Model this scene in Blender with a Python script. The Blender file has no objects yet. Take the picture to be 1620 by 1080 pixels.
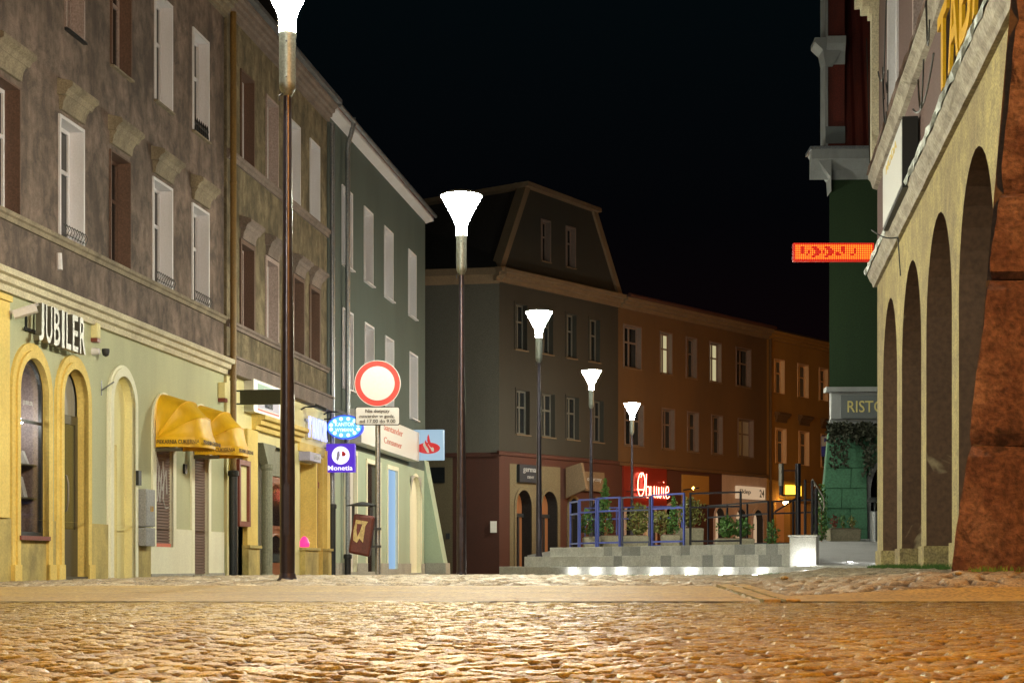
import bpy, math, random
import numpy as np
from mathutils import Vector, Matrix
random.seed(7); rng = np.random.default_rng(7)
sc = bpy.context.scene
C = sc.collection
PI = math.pi

# ------------------------------------------------------------------ materials
def _nt(name):
    m = bpy.data.materials.new(name); m.use_nodes = True
    nt = m.node_tree; nt.nodes.clear()
    out = nt.nodes.new('ShaderNodeOutputMaterial')
    return m, nt, out
def N(nt, t, **kw):
    n = nt.nodes.new(t)
    for k, v in kw.items():
        if k in n.inputs: n.inputs[k].default_value = v
        else: setattr(n, k, v)
    return n
def rgba(c): return (c[0], c[1], c[2], 1)
def mixc(nt, fac, a, b, mode='MIX'):
    n = nt.nodes.new('ShaderNodeMix'); n.data_type = 'RGBA'; n.blend_type = mode
    for s, v in ((0, fac), (6, a), (7, b)):
        if hasattr(v, 'is_linked') or hasattr(v, 'links'): nt.links.new(v, n.inputs[s])
        else: n.inputs[s].default_value = v
    return n.outputs[2]
def pmat(name, col, rough=.8, metal=0., dirt=None, dscale=1.2, dstretch=(1, 1, .35), damt=.6, bump=.15, bscale=40., spec=.5, sheen=0, fine=.25, world=False, patch=None, bdist=.01, coat=0, trans=0, soot=None, ramp=(.38, .68)):
    """principled material: base colour, stain colour by stretched noise, fine grain and bump"""
    m, nt, out = _nt(name)
    b = N(nt, 'ShaderNodeBsdfPrincipled')
    b.inputs['Roughness'].default_value = rough; b.inputs['Metallic'].default_value = metal
    b.inputs['Specular IOR Level'].default_value = spec
    b.inputs['Coat Weight'].default_value = coat
    nt.links.new(b.outputs[0], out.inputs[0])
    tc = N(nt, 'ShaderNodeTexCoord')
    co = tc.outputs['Object']
    c = rgba(col)
    if dirt is not None:
        mp = N(nt, 'ShaderNodeMapping'); mp.inputs['Scale'].default_value = dstretch
        nt.links.new(co, mp.inputs[0])
        n1 = N(nt, 'ShaderNodeTexNoise', Scale=dscale, Detail=8., Roughness=.65)
        nt.links.new(mp.outputs[0], n1.inputs['Vector'])
        r = N(nt, 'ShaderNodeValToRGB'); r.color_ramp.elements[0].position = ramp[0]; r.color_ramp.elements[1].position = ramp[1]
        nt.links.new(n1.outputs[0], r.inputs[0])
        mu = N(nt, 'ShaderNodeMath', operation='MULTIPLY'); mu.inputs[1].default_value = damt
        nt.links.new(r.outputs[0], mu.inputs[0])
        c = mixc(nt, mu.outputs[0], c, rgba(dirt))
    if soot is not None:
        n5 = N(nt, 'ShaderNodeTexNoise', Scale=soot[1], Detail=9., Roughness=.72, Distortion=.4)
        nt.links.new(co, n5.inputs['Vector'])
        r5 = N(nt, 'ShaderNodeMapRange'); r5.inputs[1].default_value = .40; r5.inputs[2].default_value = .62; r5.inputs[4].default_value = soot[2]
        nt.links.new(n5.outputs[0], r5.inputs[0])
        c = mixc(nt, r5.outputs[0], c, rgba(soot[0]))
    if patch is not None:
        n3 = N(nt, 'ShaderNodeTexNoise', Scale=patch[1], Detail=5., Roughness=.6, Distortion=.6)
        nt.links.new(co, n3.inputs['Vector'])
        r3 = N(nt, 'ShaderNodeValToRGB'); r3.color_ramp.elements[0].position = patch[2]; r3.color_ramp.elements[1].position = patch[2]+.05
        nt.links.new(n3.outputs[0], r3.inputs[0])
        c = mixc(nt, r3.outputs[0], c, rgba(patch[0]))
    if fine > 0:
        n2 = N(nt, 'ShaderNodeTexNoise', Scale=bscale, Detail=3.)
        nt.links.new(co, n2.inputs['Vector'])
        r2 = N(nt, 'ShaderNodeMapRange'); r2.inputs[3].default_value = 1-fine; r2.inputs[4].default_value = 1+fine
        r2.inputs[1].default_value = .3; r2.inputs[2].default_value = .7
        nt.links.new(n2.outputs[0], r2.inputs[0])
        vm = N(nt, 'ShaderNodeVectorMath', operation='SCALE')
        if hasattr(c, 'links'): nt.links.new(c, vm.inputs[0])
        else: vm.inputs[0].default_value = c[:3]
        nt.links.new(r2.outputs[0], vm.inputs['Scale'])
        c = vm.outputs[0]
    if hasattr(c, 'links'): nt.links.new(c, b.inputs['Base Color'])
    else: b.inputs['Base Color'].default_value = c
    if bump > 0:
        n4 = N(nt, 'ShaderNodeTexNoise', Scale=bscale, Detail=6., Roughness=.7)
        nt.links.new(co, n4.inputs['Vector'])
        bp = N(nt, 'ShaderNodeBump', Strength=bump, Distance=bdist)
        nt.links.new(n4.outputs[0], bp.inputs['Height'])
        nt.links.new(bp.outputs[0], b.inputs['Normal'])
    return m
def emat(name, col, strength, base=(.03, .03, .03)):
    m, nt, out = _nt(name)
    b = N(nt, 'ShaderNodeBsdfPrincipled'); b.inputs['Base Color'].default_value = rgba(base); b.inputs['Roughness'].default_value = .3
    b.inputs['Emission Color'].default_value = rgba(col); b.inputs['Emission Strength'].default_value = strength
    nt.links.new(b.outputs[0], out.inputs[0]); return m
def plain(name, col, rough=.6, metal=0, **k):
    return pmat(name, col, rough, metal, bump=k.pop('bump', .0), fine=k.pop('fine', .1), **k)

M = {}
M['b1'] = pmat('dirty brown render', (.29, .215, .178), .9, dirt=(.07, .05, .042), dscale=1.5, dstretch=(1.1, 1, .42), damt=.8, bump=1., bscale=70, fine=.3, soot=((.06, .048, .042), 2.6, .75), ramp=(.42, .62))
M['b2'] = pmat('dirty olive render', (.31, .255, .155), .9, dirt=(.06, .048, .03), dscale=1.7, dstretch=(1.2, 1, .38), damt=.8, bump=1., bscale=70, fine=.3, soot=((.075, .06, .035), 2.8, .75), ramp=(.42, .62))
M['b2trim'] = pmat('mauve grey trim', (.24, .19, .165), .85, dirt=(.1, .08, .07), dscale=2.2, damt=.7)
M['b1trim'] = pmat('weathered window hood stone', (.30, .25, .17), .85, dirt=(.10, .08, .06), dscale=2.5, damt=.7)
M['gfgreen'] = pmat('pale sage render', (.54, .56, .36), .85, dirt=(.37, .38, .25), dscale=.8, damt=.6, bump=.25, fine=.08)
M['sandstone'] = pmat('yellow sandstone cladding', (.84, .65, .20), .75, dirt=(.60, .42, .10), dscale=1.3, dstretch=(1, 1, .6), damt=.7, bump=.25, bscale=30, fine=.1)
M['sandbase'] = pmat('soiled sandstone base', (.62, .50, .18), .85, dirt=(.2, .17, .08), dscale=1.6, dstretch=(1, 1, .7), damt=.8, bump=.3, bscale=30, fine=.12)
M['cream'] = pmat('cream plaster', (.84, .78, .42), .8, dirt=(.62, .54, .25), dscale=1.1, damt=.5, bump=.2, fine=.07)
M['whitewash'] = pmat('white plaster', (.88, .88, .70), .8, dirt=(.68, .66, .5), dscale=1.2, damt=.4, bump=.15, fine=.06)
M['cornice'] = pmat('cream moulding', (.66, .61, .44), .8, dirt=(.36, .30, .2), dscale=2.4, damt=.6)
M['whiteframe'] = pmat('white paint', (.74, .73, .78), .55, dirt=(.58, .56, .56), dscale=2.5, damt=.4, bump=.1, fine=.06)
M['brownframe'] = pmat('brown painted reveal', (.15, .085, .06), .7, dirt=(.08, .05, .04), dscale=2., damt=.6)
M['pinkframe'] = pmat('pinkish painted reveal', (.42, .33, .31), .7, dirt=(.25, .2, .18), dscale=2., damt=.5)
M['ochreframe'] = pmat('ochre painted reveal', (.55, .36, .2), .7, fine=.1)
M['dimframe'] = pmat('dim painted frame', (.14, .10, .085), .7, dirt=(.08, .06, .05), dscale=2., damt=.5)
M['glass'] = pmat('dark window glass', (.012, .014, .016), .06, bump=.03, bscale=3., fine=0, spec=.7)
M['curtain'] = pmat('net curtain behind glass', (.30, .30, .28), .35, dirt=(.16, .16, .16), dscale=6, dstretch=(6, 1, .3), damt=.6, bump=0, fine=.1, spec=.8)
M['litpane'] = emat('lit window pane', (.75, .66, .36), .6)
M['steel'] = pmat('brushed steel', (.20, .19, .17), .42, .8, bump=.1, bscale=20, fine=.05)
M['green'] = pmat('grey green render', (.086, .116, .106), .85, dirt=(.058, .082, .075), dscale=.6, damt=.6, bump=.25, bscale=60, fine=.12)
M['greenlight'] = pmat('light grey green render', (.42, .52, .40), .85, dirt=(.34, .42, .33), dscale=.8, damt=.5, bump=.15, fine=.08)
M['plinth'] = pmat('grey plinth stone', (.42, .42, .38), .8, dirt=(.25, .25, .22), dscale=2, damt=.6)
M['tile'] = pmat('red roof tile', (.22, .06, .035), .7, dirt=(.09, .03, .02), dscale=2.5, damt=.6, bump=.6, bscale=14, bdist=.03)
M['roofdark'] = pmat('dark roof tile', (.012, .008, .007), .95, dirt=(.008, .005, .005), dscale=2.5, damt=.6, bump=.6, bscale=14, bdist=.03)
M['zinc'] = pmat('zinc sheet', (.35, .38, .42), .4, .7, dirt=(.2, .2, .22), dscale=3, damt=.5, bump=.05)
M['pipebrown'] = pmat('ochre painted pipe', (.22, .13, .03), .5, dirt=(.12, .07, .03), dscale=3, damt=.6, bump=.1)
M['castiron'] = pmat('dark cast iron', (.035, .038, .042), .45, .4, bump=.2)
M['polemetal'] = pmat('dark coated lamp pole', (.055, .048, .065), .3, .55, bump=.05, bscale=15, fine=.15)
M['collar'] = pmat('grey cast collar', (.22, .24, .22), .45, .6, bump=.15, bscale=60)
M['galv'] = pmat('galvanised steel', (.30, .32, .34), .42, .8, dirt=(.18, .19, .21), dscale=8, damt=.5, bump=.05)
M['lamp'] = emat('street lamp diffuser', (1., .98, .78), 540.)
M['sodium'] = emat('sodium lamp glass', (1., .40, .055), 800.)
M['awning'] = pmat('yellow awning vinyl', (.92, .55, .012), .5, dirt=(.62, .32, .01), dscale=2.5, dstretch=(1, 1, .4), damt=.7, bump=.12, bscale=9, fine=.04, bdist=.02)
M['ink'] = plain('dark brown lettering', (.06, .03, .01), .6)
M['bulb'] = emat('warm bulb', (1., .62, .12), 14.)
M['shutter'] = pmat('brown roller shutter', (.20, .135, .115), .55, fine=.15, bump=.05)
M['shutterlight'] = pmat('cream roller shutter', (.55, .50, .34), .55, fine=.1, bump=.05)
M['wood'] = pmat('orange brown varnished wood', (.30, .09, .025), .4, dirt=(.17, .045, .015), dscale=3, dstretch=(4, 4, .3), damt=.6, bump=.1)
M['redwood'] = pmat('red brown painted wood', (.20, .05, .035), .5, fine=.15)
M['darkdoor'] = pmat('dark olive metal door', (.10, .085, .05), .45, .2, fine=.1, bump=.05)
M['oliveglass'] = pmat('olive tinted door glass', (.14, .125, .05), .15, fine=.15, bump=0)
M['graybox'] = pmat('grey cabinet enamel', (.32, .33, .34), .5, dirt=(.22, .22, .22), dscale=5, damt=.5, bump=.05)
M['colgreen'] = pmat('grey green painted column', (.26, .27, .2), .7, dirt=(.17, .18, .13), dscale=1.5, damt=.6)
M['red'] = plain('signal red', (.60, .02, .012), .45)
M['white'] = plain('sign white', (.50, .50, .50), .45, fine=.04)
M['black'] = plain('black paint', (.012, .012, .012), .5)
M['darkpanel'] = pmat('dark sign panel', (.03, .032, .012), .5, bump=.05)
M['neonwhite'] = emat('white blue neon', (.45, .48, 1.), 1.6)
M['cyan'] = emat('cyan light box', (.10, .45, 1.), 1.3)
M['cyanedge'] = emat('blue light box edge', (.03, .10, 1.), 1.)
M['dotwhite'] = emat('white light dots', (.55, .9, 1.), 2.2)
M['purple'] = emat('violet light box', (.08, .01, .62), .9)
M['purplewhite'] = emat('white light box mark', (.85, .8, 1.), 1.5)
M['magenta'] = emat('magenta light', (1., .03, .22), 1.5)
M['signblue'] = emat('lit pale blue sign face', (.42, .62, .78), .75)
M['signwhite'] = pmat('white fascia sheet', (.70, .70, .68), .4, fine=.05, bump=0)
M['signred'] = emat('red lit mark', (.62, .01, .02), .7, (.2, .02, .02))
M['salmon'] = plain('salmon lettering', (.62, .16, .10), .5)
M['blueposter'] = emat('backlit blue poster', (.25, .45, .70), .9)
M['f1'] = pmat('grey brown far render', (.024, .021, .015), .9, dirt=(.013, .012, .009), dscale=.5, damt=.7, bump=.3)
M['f1side'] = pmat('grey far render', (.075, .072, .06), .9, dirt=(.05, .048, .04), dscale=.5, damt=.6, bump=.3)
M['f2'] = pmat('ochre brown far render', (.095, .05, .017), .9, dirt=(.055, .03, .012), dscale=.5, damt=.7, bump=.3)
M['f3'] = pmat('ochre far render', (.26, .14, .028), .9, dirt=(.16, .085, .02), dscale=.6, damt=.6, bump=.3)
M['redbrown'] = pmat('red brown shop render', (.05, .013, .007), .85, dirt=(.028, .009, .005), dscale=.9, damt=.6, bump=.2)
M['beige'] = pmat('beige shop render', (.11, .09, .05), .85, dirt=(.075, .06, .035), dscale=.8, damt=.6, bump=.2)
M['trimfar'] = pmat('far cornice', (.14, .095, .055), .8, dirt=(.09, .06, .035), dscale=1.5, damt=.6)
M['redglow'] = emat('shop board with neon glow painted in', (.9, .01, .006), .02, (.13, .02, .012))  # red base and faint emission stand in for the neon's glow on the board
M['neonred'] = emat('pink red neon tube', (1., .18, .11), 16.)
M['yellowlit'] = emat('yellow lit shop sign', (1., .62, .04), 3.5)
M['warmbulb'] = emat('warm shop bulb', (1., .55, .15), 60.)
M['warmglass'] = emat('warm lit shop interior', (.9, .28, .06), .16, (.1, .05, .03))
M['warmglass2'] = emat('bright shop interior', (1., .72, .45), .42, (.2, .15, .1))
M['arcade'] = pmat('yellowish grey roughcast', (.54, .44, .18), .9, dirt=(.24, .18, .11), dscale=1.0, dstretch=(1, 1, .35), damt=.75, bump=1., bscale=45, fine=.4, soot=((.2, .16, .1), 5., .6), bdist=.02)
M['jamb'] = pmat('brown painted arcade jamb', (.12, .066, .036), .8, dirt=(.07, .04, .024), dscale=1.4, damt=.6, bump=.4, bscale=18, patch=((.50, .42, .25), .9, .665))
M['mauve'] = pmat('mauve render', (.15, .092, .082), .85, dirt=(.1, .065, .058), dscale=.8, damt=.6, bump=.3)
M['ledge'] = pmat('weathered stone ledge', (.42, .38, .30), .85, dirt=(.16, .13, .1), dscale=3, dstretch=(1, 1, 1), damt=.8, bump=.6, bscale=25)
M['flash'] = pmat('lead flashing', (.38, .42, .38), .5, .2, dirt=(.2, .2, .18), dscale=3, damt=.6, bump=.4, bscale=12)
M['redstone'] = pmat('red sandstone block', (.075, .032, .024), .9, dirt=(.22, .13, .095), dscale=1.5, dstretch=(1, 1, 1), damt=.9, bump=1., bscale=28, fine=.45, patch=((.045, .02, .016), 2.2, .60), bdist=.035, soot=((.19, .095, .065), 9., .55), ramp=(.48, .60))
M['mortar'] = pmat('dark mortar', (.06, .04, .03), .95)
M['yellowletter'] = pmat('yellow sign letter', (.72, .40, .01), .45, fine=.08, bump=0)
M['letterside'] = plain('dark letter side', (.05, .03, .02), .6)
M['ristgreen'] = pmat('dark green render', (.018, .045, .015), .85, dirt=(.011, .03, .011), dscale=.7, damt=.6, bump=.3)
M['ristblock'] = pmat('sea green block render', (.065, .19, .11), .85, dirt=(.045, .13, .075), dscale=1.2, damt=.6, bump=.4, bscale=25)
M['dullpaint'] = pmat('dull white paint', (.30, .32, .33), .6, dirt=(.16, .17, .18), dscale=2., damt=.6, bump=.1, fine=.06)
M['ristgrey'] = plain('slate grey sign', (.13, .15, .16), .6)
M['ristgold'] = plain('gold sign letter', (.62, .55, .22), .5)
M['granite'] = pmat('grey granite', (.55, .55, .52), .7, dirt=(.36, .36, .34), dscale=3, dstretch=(1, 1, 1), damt=.7, bump=.5, bscale=90, fine=.35, soot=((.3, .3, .28), 14., .5))
M['granitedark'] = pmat('darker grey granite', (.25, .26, .255), .7, dirt=(.34, .34, .32), dscale=2.5, dstretch=(1, 1, 1), damt=.6, bump=.5, bscale=90, fine=.4)
M['paving'] = pmat('pale terrace paving', (.50, .50, .52), .7, dirt=(.4, .4, .42), dscale=1.5, dstretch=(1, 1, 1), damt=.6, bump=.3, bscale=60)
M['concrete'] = pmat('exposed aggregate concrete', (.34, .31, .22), .9, dirt=(.2, .18, .12), dscale=30, dstretch=(1, 1, 1), damt=.9, bump=.8, bscale=80)
M['bluelit'] = pmat('coated steel with blue light painted in', (.09, .12, .42), .35, .3, fine=.1, bump=0)  # blue light falling on the panels is put into the steel colour
M['greymetal'] = pmat('slate coated steel', (.08, .09, .14), .4, .3, fine=.1, bump=0)
M['darkmetal'] = pmat('dark coated steel', (.02, .02, .03), .3, .5, fine=.1, bump=0)
M['leaf'] = pmat('green leaves', (.07, .16, .03), .6, fine=.4, bump=0, bscale=20)
M['leafolive'] = pmat('olive leaves', (.16, .17, .04), .6, fine=.4, bump=0, bscale=20)
M['leafdark'] = pmat('dark dry vine leaves', (.03, .035, .02), .7, fine=.4, bump=0, bscale=20)
M['led'] = emat('red LED dots', (1., .03, .003), .9)
M['ledbright'] = emat('orange LED dots', (1., .19, .012), 2.8)
M['rust'] = pmat('rusty dark red bin', (.12, .025, .02), .55, dirt=(.05, .015, .012), dscale=5, damt=.7, bump=.3)
M['sticker'] = pmat('torn yellow sticker', (.58, .50, .22), .6, dirt=(.3, .2, .1), dscale=9, damt=.6, bump=0)
M['cobble'] = None

# ------------------------------------------------------------------ mesh builder
class MB:
    def __init__(s): s.v = []; s.f = []; s.xf = None
    def add(s, vs, fs):
        b = len(s.v)
        if s.xf is not None: vs = [tuple(s.xf @ Vector(v)) for v in vs]
        s.v += [tuple(v) for v in vs]; s.f += [tuple(i+b for i in f) for f in fs]; return s
    def box(s, x0, x1, y0, y1, z0, z1):
        return s.add([(x0,y0,z0),(x1,y0,z0),(x1,y1,z0),(x0,y1,z0),(x0,y0,z1),(x1,y0,z1),(x1,y1,z1),(x0,y1,z1)],
                     [(0,3,2,1),(4,5,6,7),(0,1,5,4),(1,2,6,5),(2,3,7,6),(3,0,4,7)])
    def prism_xz(s, poly, y0, y1):       # polygon in (x,z) extruded along y
        n = len(poly)
        vs = [(p[0], y0, p[1]) for p in poly]+[(p[0], y1, p[1]) for p in poly]
        fs = [tuple(range(n)), tuple(range(2*n-1, n-1, -1))]+[(i, i+n, (i+1) % n+n, (i+1) % n) for i in range(n)]
        return s.add(vs, fs)
    def prism_yz(s, poly, x0, x1):       # profile in (y,z) extruded along x
        n = len(poly)
        vs = [(x0, p[0], p[1]) for p in poly]+[(x1, p[0], p[1]) for p in poly]
        fs = [tuple(range(n)), tuple(range(2*n-1, n-1, -1))]+[(i, i+n, (i+1) % n+n, (i+1) % n) for i in range(n)]
        return s.add(vs, fs)
    def prism_xy(s, poly, z0, z1):
        n = len(poly)
        vs = [(p[0], p[1], z0) for p in poly]+[(p[0], p[1], z1) for p in poly]
        fs = [tuple(range(n)), tuple(range(2*n-1, n-1, -1))]+[(i, i+n, (i+1) % n+n, (i+1) % n) for i in range(n)]
        return s.add(vs, fs)
    def lathe(s, prof, c=(0, 0, 0), n=20, axis='z'):
        vs = []; fs = []
        for (r, h) in prof:
            for k in range(n):
                a = 2*PI*k/n
                p = (r*math.cos(a), r*math.sin(a), h)
                if axis == 'y': p = (p[0], h, p[1])
                if axis == 'x': p = (h, p[0], p[1])
                vs.append((p[0]+c[0], p[1]+c[1], p[2]+c[2]))
        for i in range(len(prof)-1):
            for k in range(n):
                fs.append((i*n+k, i*n+(k+1) % n, (i+1)*n+(k+1) % n, (i+1)*n+k))
        fs.append(tuple(range(n-1, -1, -1))); fs.append(tuple((len(prof)-1)*n+k for k in range(n)))
        return s.add(vs, fs)
    def tube(s, pts, r, n=8):
        pts = [Vector(p) for p in pts]
        rs = r if isinstance(r, (list, tuple)) else [r]*len(pts)
        vs = []; fs = []
        up = None
        for i, p in enumerate(pts):
            d = (pts[min(i+1, len(pts)-1)]-pts[max(i-1, 0)]).normalized()
            if up is None:
                up = Vector((0, 0, 1)) if abs(d.z) < .9 else Vector((1, 0, 0))
            a = d.cross(up)
            if a.length < 1e-4: a = d.cross(Vector((0, 1, 0)))
            a.normalize(); b = d.cross(a).normalized(); up = b*-1 if b.dot(up) < 0 else b
            a = d.cross(up).normalized(); b = d.cross(a)
            for k in range(n):
                t = 2*PI*k/n; q = p+(a*math.cos(t)+b*math.sin(t))*rs[i]; vs.append(tuple(q))
        for i in range(len(pts)-1):
            for k in range(n): fs.append((i*n+k, i*n+(k+1) % n, (i+1)*n+(k+1) % n, (i+1)*n+k))
        fs.append(tuple(range(n))); fs.append(tuple((len(pts)-1)*n+k for k in range(n-1, -1, -1)))
        return s.add(vs, fs)
    def build(s, name, mat, parent=None, off=(0, 0, 0), smooth=False, bevel=0):
        me = bpy.data.meshes.new(name)
        me.from_pydata([(v[0]-off[0], v[1]-off[1], v[2]-off[2]) for v in s.v], [], s.f)
        me.update()
        import bmesh
        bm = bmesh.new(); bm.from_mesh(me); bmesh.ops.recalc_face_normals(bm, faces=bm.faces); bm.to_mesh(me); bm.free()
        me.materials.append(M[mat] if isinstance(mat, str) else mat)
        if smooth:
            for p in me.polygons: p.use_smooth = True
            me.set_sharp_from_angle(angle=math.radians(40))
        o = bpy.data.objects.new(name, me); C.objects.link(o)
        if parent is not None: o.parent = parent
        if bevel:
            md = o.modifiers.new('bevel', 'BEVEL'); md.width = bevel; md.segments = 2; md.limit_method = 'ANGLE'
        return o
def tag(o, label=None, cat=None, group=None, kind=None):
    if label: o['label'] = label
    if cat: o['category'] = cat
    if group: o['group'] = group
    if kind: o['kind'] = kind
    return o
def empty(name, loc=(0, 0, 0), rz=0, label=None, cat=None, group=None):
    o = bpy.data.objects.new(name, None); C.objects.link(o); o.location = loc; o.rotation_euler = (0, 0, rz)
    o.empty_display_size = .2
    return tag(o, label, cat, group)
def copy_tree(o, parent=None, deep=True):
    c = o.copy(); C.objects.link(c)
    if parent is not None: c.parent = parent
    for ch in [x for x in kids.get(o.name, [])]: copy_tree(ch, c)
    return c
kids = {}
def index_kids():
    kids.clear()
    for o in bpy.data.objects:
        if o.parent: kids.setdefault(o.parent.name, []).append(o)

def text_geo(mb, s, x0, x1, z0, z1, y, th=.01, bold=0., shear=0.):
    """letters fitted into the rectangle x0..x1, z0..z1, facing -y, as solid shapes"""
    cu = bpy.data.curves.new('t', 'FONT'); cu.body = s; cu.extrude = .5; cu.offset = bold; cu.resolution_u = 3; cu.shear = shear
    ob = bpy.data.objects.new('t', cu)
    me = bpy.data.meshes.new_from_object(ob)
    co = np.array([v.co[:] for v in me.vertices])
    if len(co):
        lo = co.min(0); hi = co.max(0); d = np.maximum(hi-lo, 1e-6)
        q = (co-lo)/d
        vs = [(x0+a*(x1-x0), y-th/2+(c-.5)*-th, z0+b*(z1-z0)) for a, b, c in q]
        mb.add(vs, [tuple(p.vertices) for p in me.polygons])
    bpy.data.meshes.remove(me); bpy.data.objects.remove(ob); bpy.data.curves.remove(cu)
    return mb

# ------------------------------------------------------------------ layout frames
F = 2700.; HY = 895.; CZ = .2            # focal length and horizon of the photograph in its own pixels; eye height
class Facade:
    """vertical wall line: x local along the wall, y local into the building, z up"""
    def __init__(s, P, D, flip=False):
        s.P = Vector((P[0], P[1])); s.D = Vector(D).normalized()
        s.rz = math.atan2(s.D.y, s.D.x)
    def U(s, x):                         # where the sight line of image column x meets the wall line
        k = (x-810)/F
        return (k*s.P.y-s.P.x)/(s.D.x-k*s.D.y)
    def Zd(s, u): return s.P.y+s.D.y*u
    def H(s, x, y): return CZ+(HY-y)*s.Zd(s.U(x))/F
    def w(s, u, v=0, z=0):
        n = Vector((-s.D.y, s.D.x)); q = s.P+s.D*u+n*v
        return (q.x, q.y, z)
    def root(s, name, u=0, v=0, z=0, **k): return empty(name, s.w(u, v, z), s.rz, **k)
LW = Facade((-6.86, 22.88), (.1304, .9915))
# the right wall runs towards the camera so that +y stays inside the building
RW = Facade((5.13, 23.3), (-.1304, -.9915))
FW = Facade((-.42, 56.2), (.61, .793))
FS = Facade((-8.5, 57.6), (8.08, -1.4))

def hole(x0, x1, z0, z1, arch=0., d=.2, **k):
    h = dict(x0=x0, x1=x1, z0=z0, z1=z1, arch=arch, d=d); h.update(k); return h
def arcpts(h, n=16, grow=0.):
    r = (h['x1']-h['x0'])/2+grow; c = (h['x0']+h['x1'])/2; zs = h['z1']-h['arch']; rise = h['arch']+grow
    return [(c-r*math.cos(PI*i/n), zs+rise*math.sin(PI*i/n)) for i in range(n+1)]
def outline(h, grow=0., n=16):
    """left bottom -> up -> over -> right bottom"""
    x0, x1, z0, z1 = h['x0']-grow, h['x1']+grow, h['z0'], h['z1']+grow
    if h['arch']: return [(x0, z0)]+arcpts(h, n, grow)+[(x1, z0)]
    return [(x0, z0), (x0, z1), (x1, z1), (x1, z0)]
def wall_face(mb, x0, x1, z0, z1, holes, y=0.):
    hs = [h for h in holes if h['x1'] > x0 and h['x0'] < x1 and h['z1'] > z0 and h['z0'] < z1]
    xs = sorted(set([x0, x1]+[min(max(v, x0), x1) for h in hs for v in (h['x0'], h['x1'])]))
    zs = sorted(set([z0, z1]+[min(max(v, z0), z1) for h in hs for v in (h['z0'], h['z1'])]))
    for i in range(len(xs)-1):
        for j in range(len(zs)-1):
            cx = (xs[i]+xs[i+1])/2; cz = (zs[j]+zs[j+1])/2
            if any(h['x0'] < cx < h['x1'] and h['z0'] < cz < h['z1'] for h in hs): continue
            mb.add([(xs[i], y, zs[j]), (xs[i+1], y, zs[j]), (xs[i+1], y, zs[j+1]), (xs[i], y, zs[j+1])], [(0, 1, 2, 3)])
    for h in hs:
        if h['arch']:
            p = arcpts(h)
            for a, b in zip(p[:-1], p[1:]):
                mb.add([(a[0], y, a[1]), (b[0], y, b[1]), (b[0], y, h['z1']+1e-4), (a[0], y, h['z1']+1e-4)], [(0, 1, 2, 3)])
def reveal(mb, h, y0, y1, bottom=True):
    p = outline(h)
    if bottom: p = p+[p[0]]
    for a, b in zip(p[:-1], p[1:]):
        mb.add([(a[0], y0, a[1]), (b[0], y0, b[1]), (b[0], y1, b[1]), (a[0], y1, a[1])], [(0, 1, 2, 3)])
def surround(mb, h, w, y0, y1):
    """flat band of width w around the sides and head of an opening, from y0 (front) to y1"""
    a = outline(h, w); b = outline(h, 0.)
    n = len(a)
    for i in range(n-1):
        q = [(a[i][0], a[i][1]), (a[i+1][0], a[i+1][1]), (b[i+1][0], b[i+1][1]), (b[i][0], b[i][1])]
        mb.add([(p[0], y0, p[1]) for p in q], [(0, 1, 2, 3)])
        mb.add([(a[i][0], y0, a[i][1]), (a[i+1][0], y0, a[i+1][1]), (a[i+1][0], y1, a[i+1][1]), (a[i][0], y1, a[i][1])], [(0, 1, 2, 3)])
        mb.add([(b[i][0], y0, b[i][1]), (b[i+1][0], y0, b[i+1][1]), (b[i+1][0], y1, b[i+1][1]), (b[i][0], y1, b[i][1])], [(0, 1, 2, 3)])
    for q0, q1 in ((a[0], b[0]), (a[-1], b[-1])):
        mb.add([(q0[0], y0, q0[1]), (q1[0], y0, q1[1]), (q1[0], y1, q1[1]), (q0[0], y1, q0[1])], [(0, 1, 2, 3)])
def panel(mb, h, y0, y1=None, inset=0.):
    y1 = y0+.02 if y1 is None else y1
    g = dict(h); g['x0'] += inset; g['x1'] -= inset; g['z0'] += inset; g['z1'] -= inset
    if g['arch']: g['arch'] = max(.05, g['arch']-inset)
    mb.prism_xz(outline(g), y0, y1)
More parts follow.
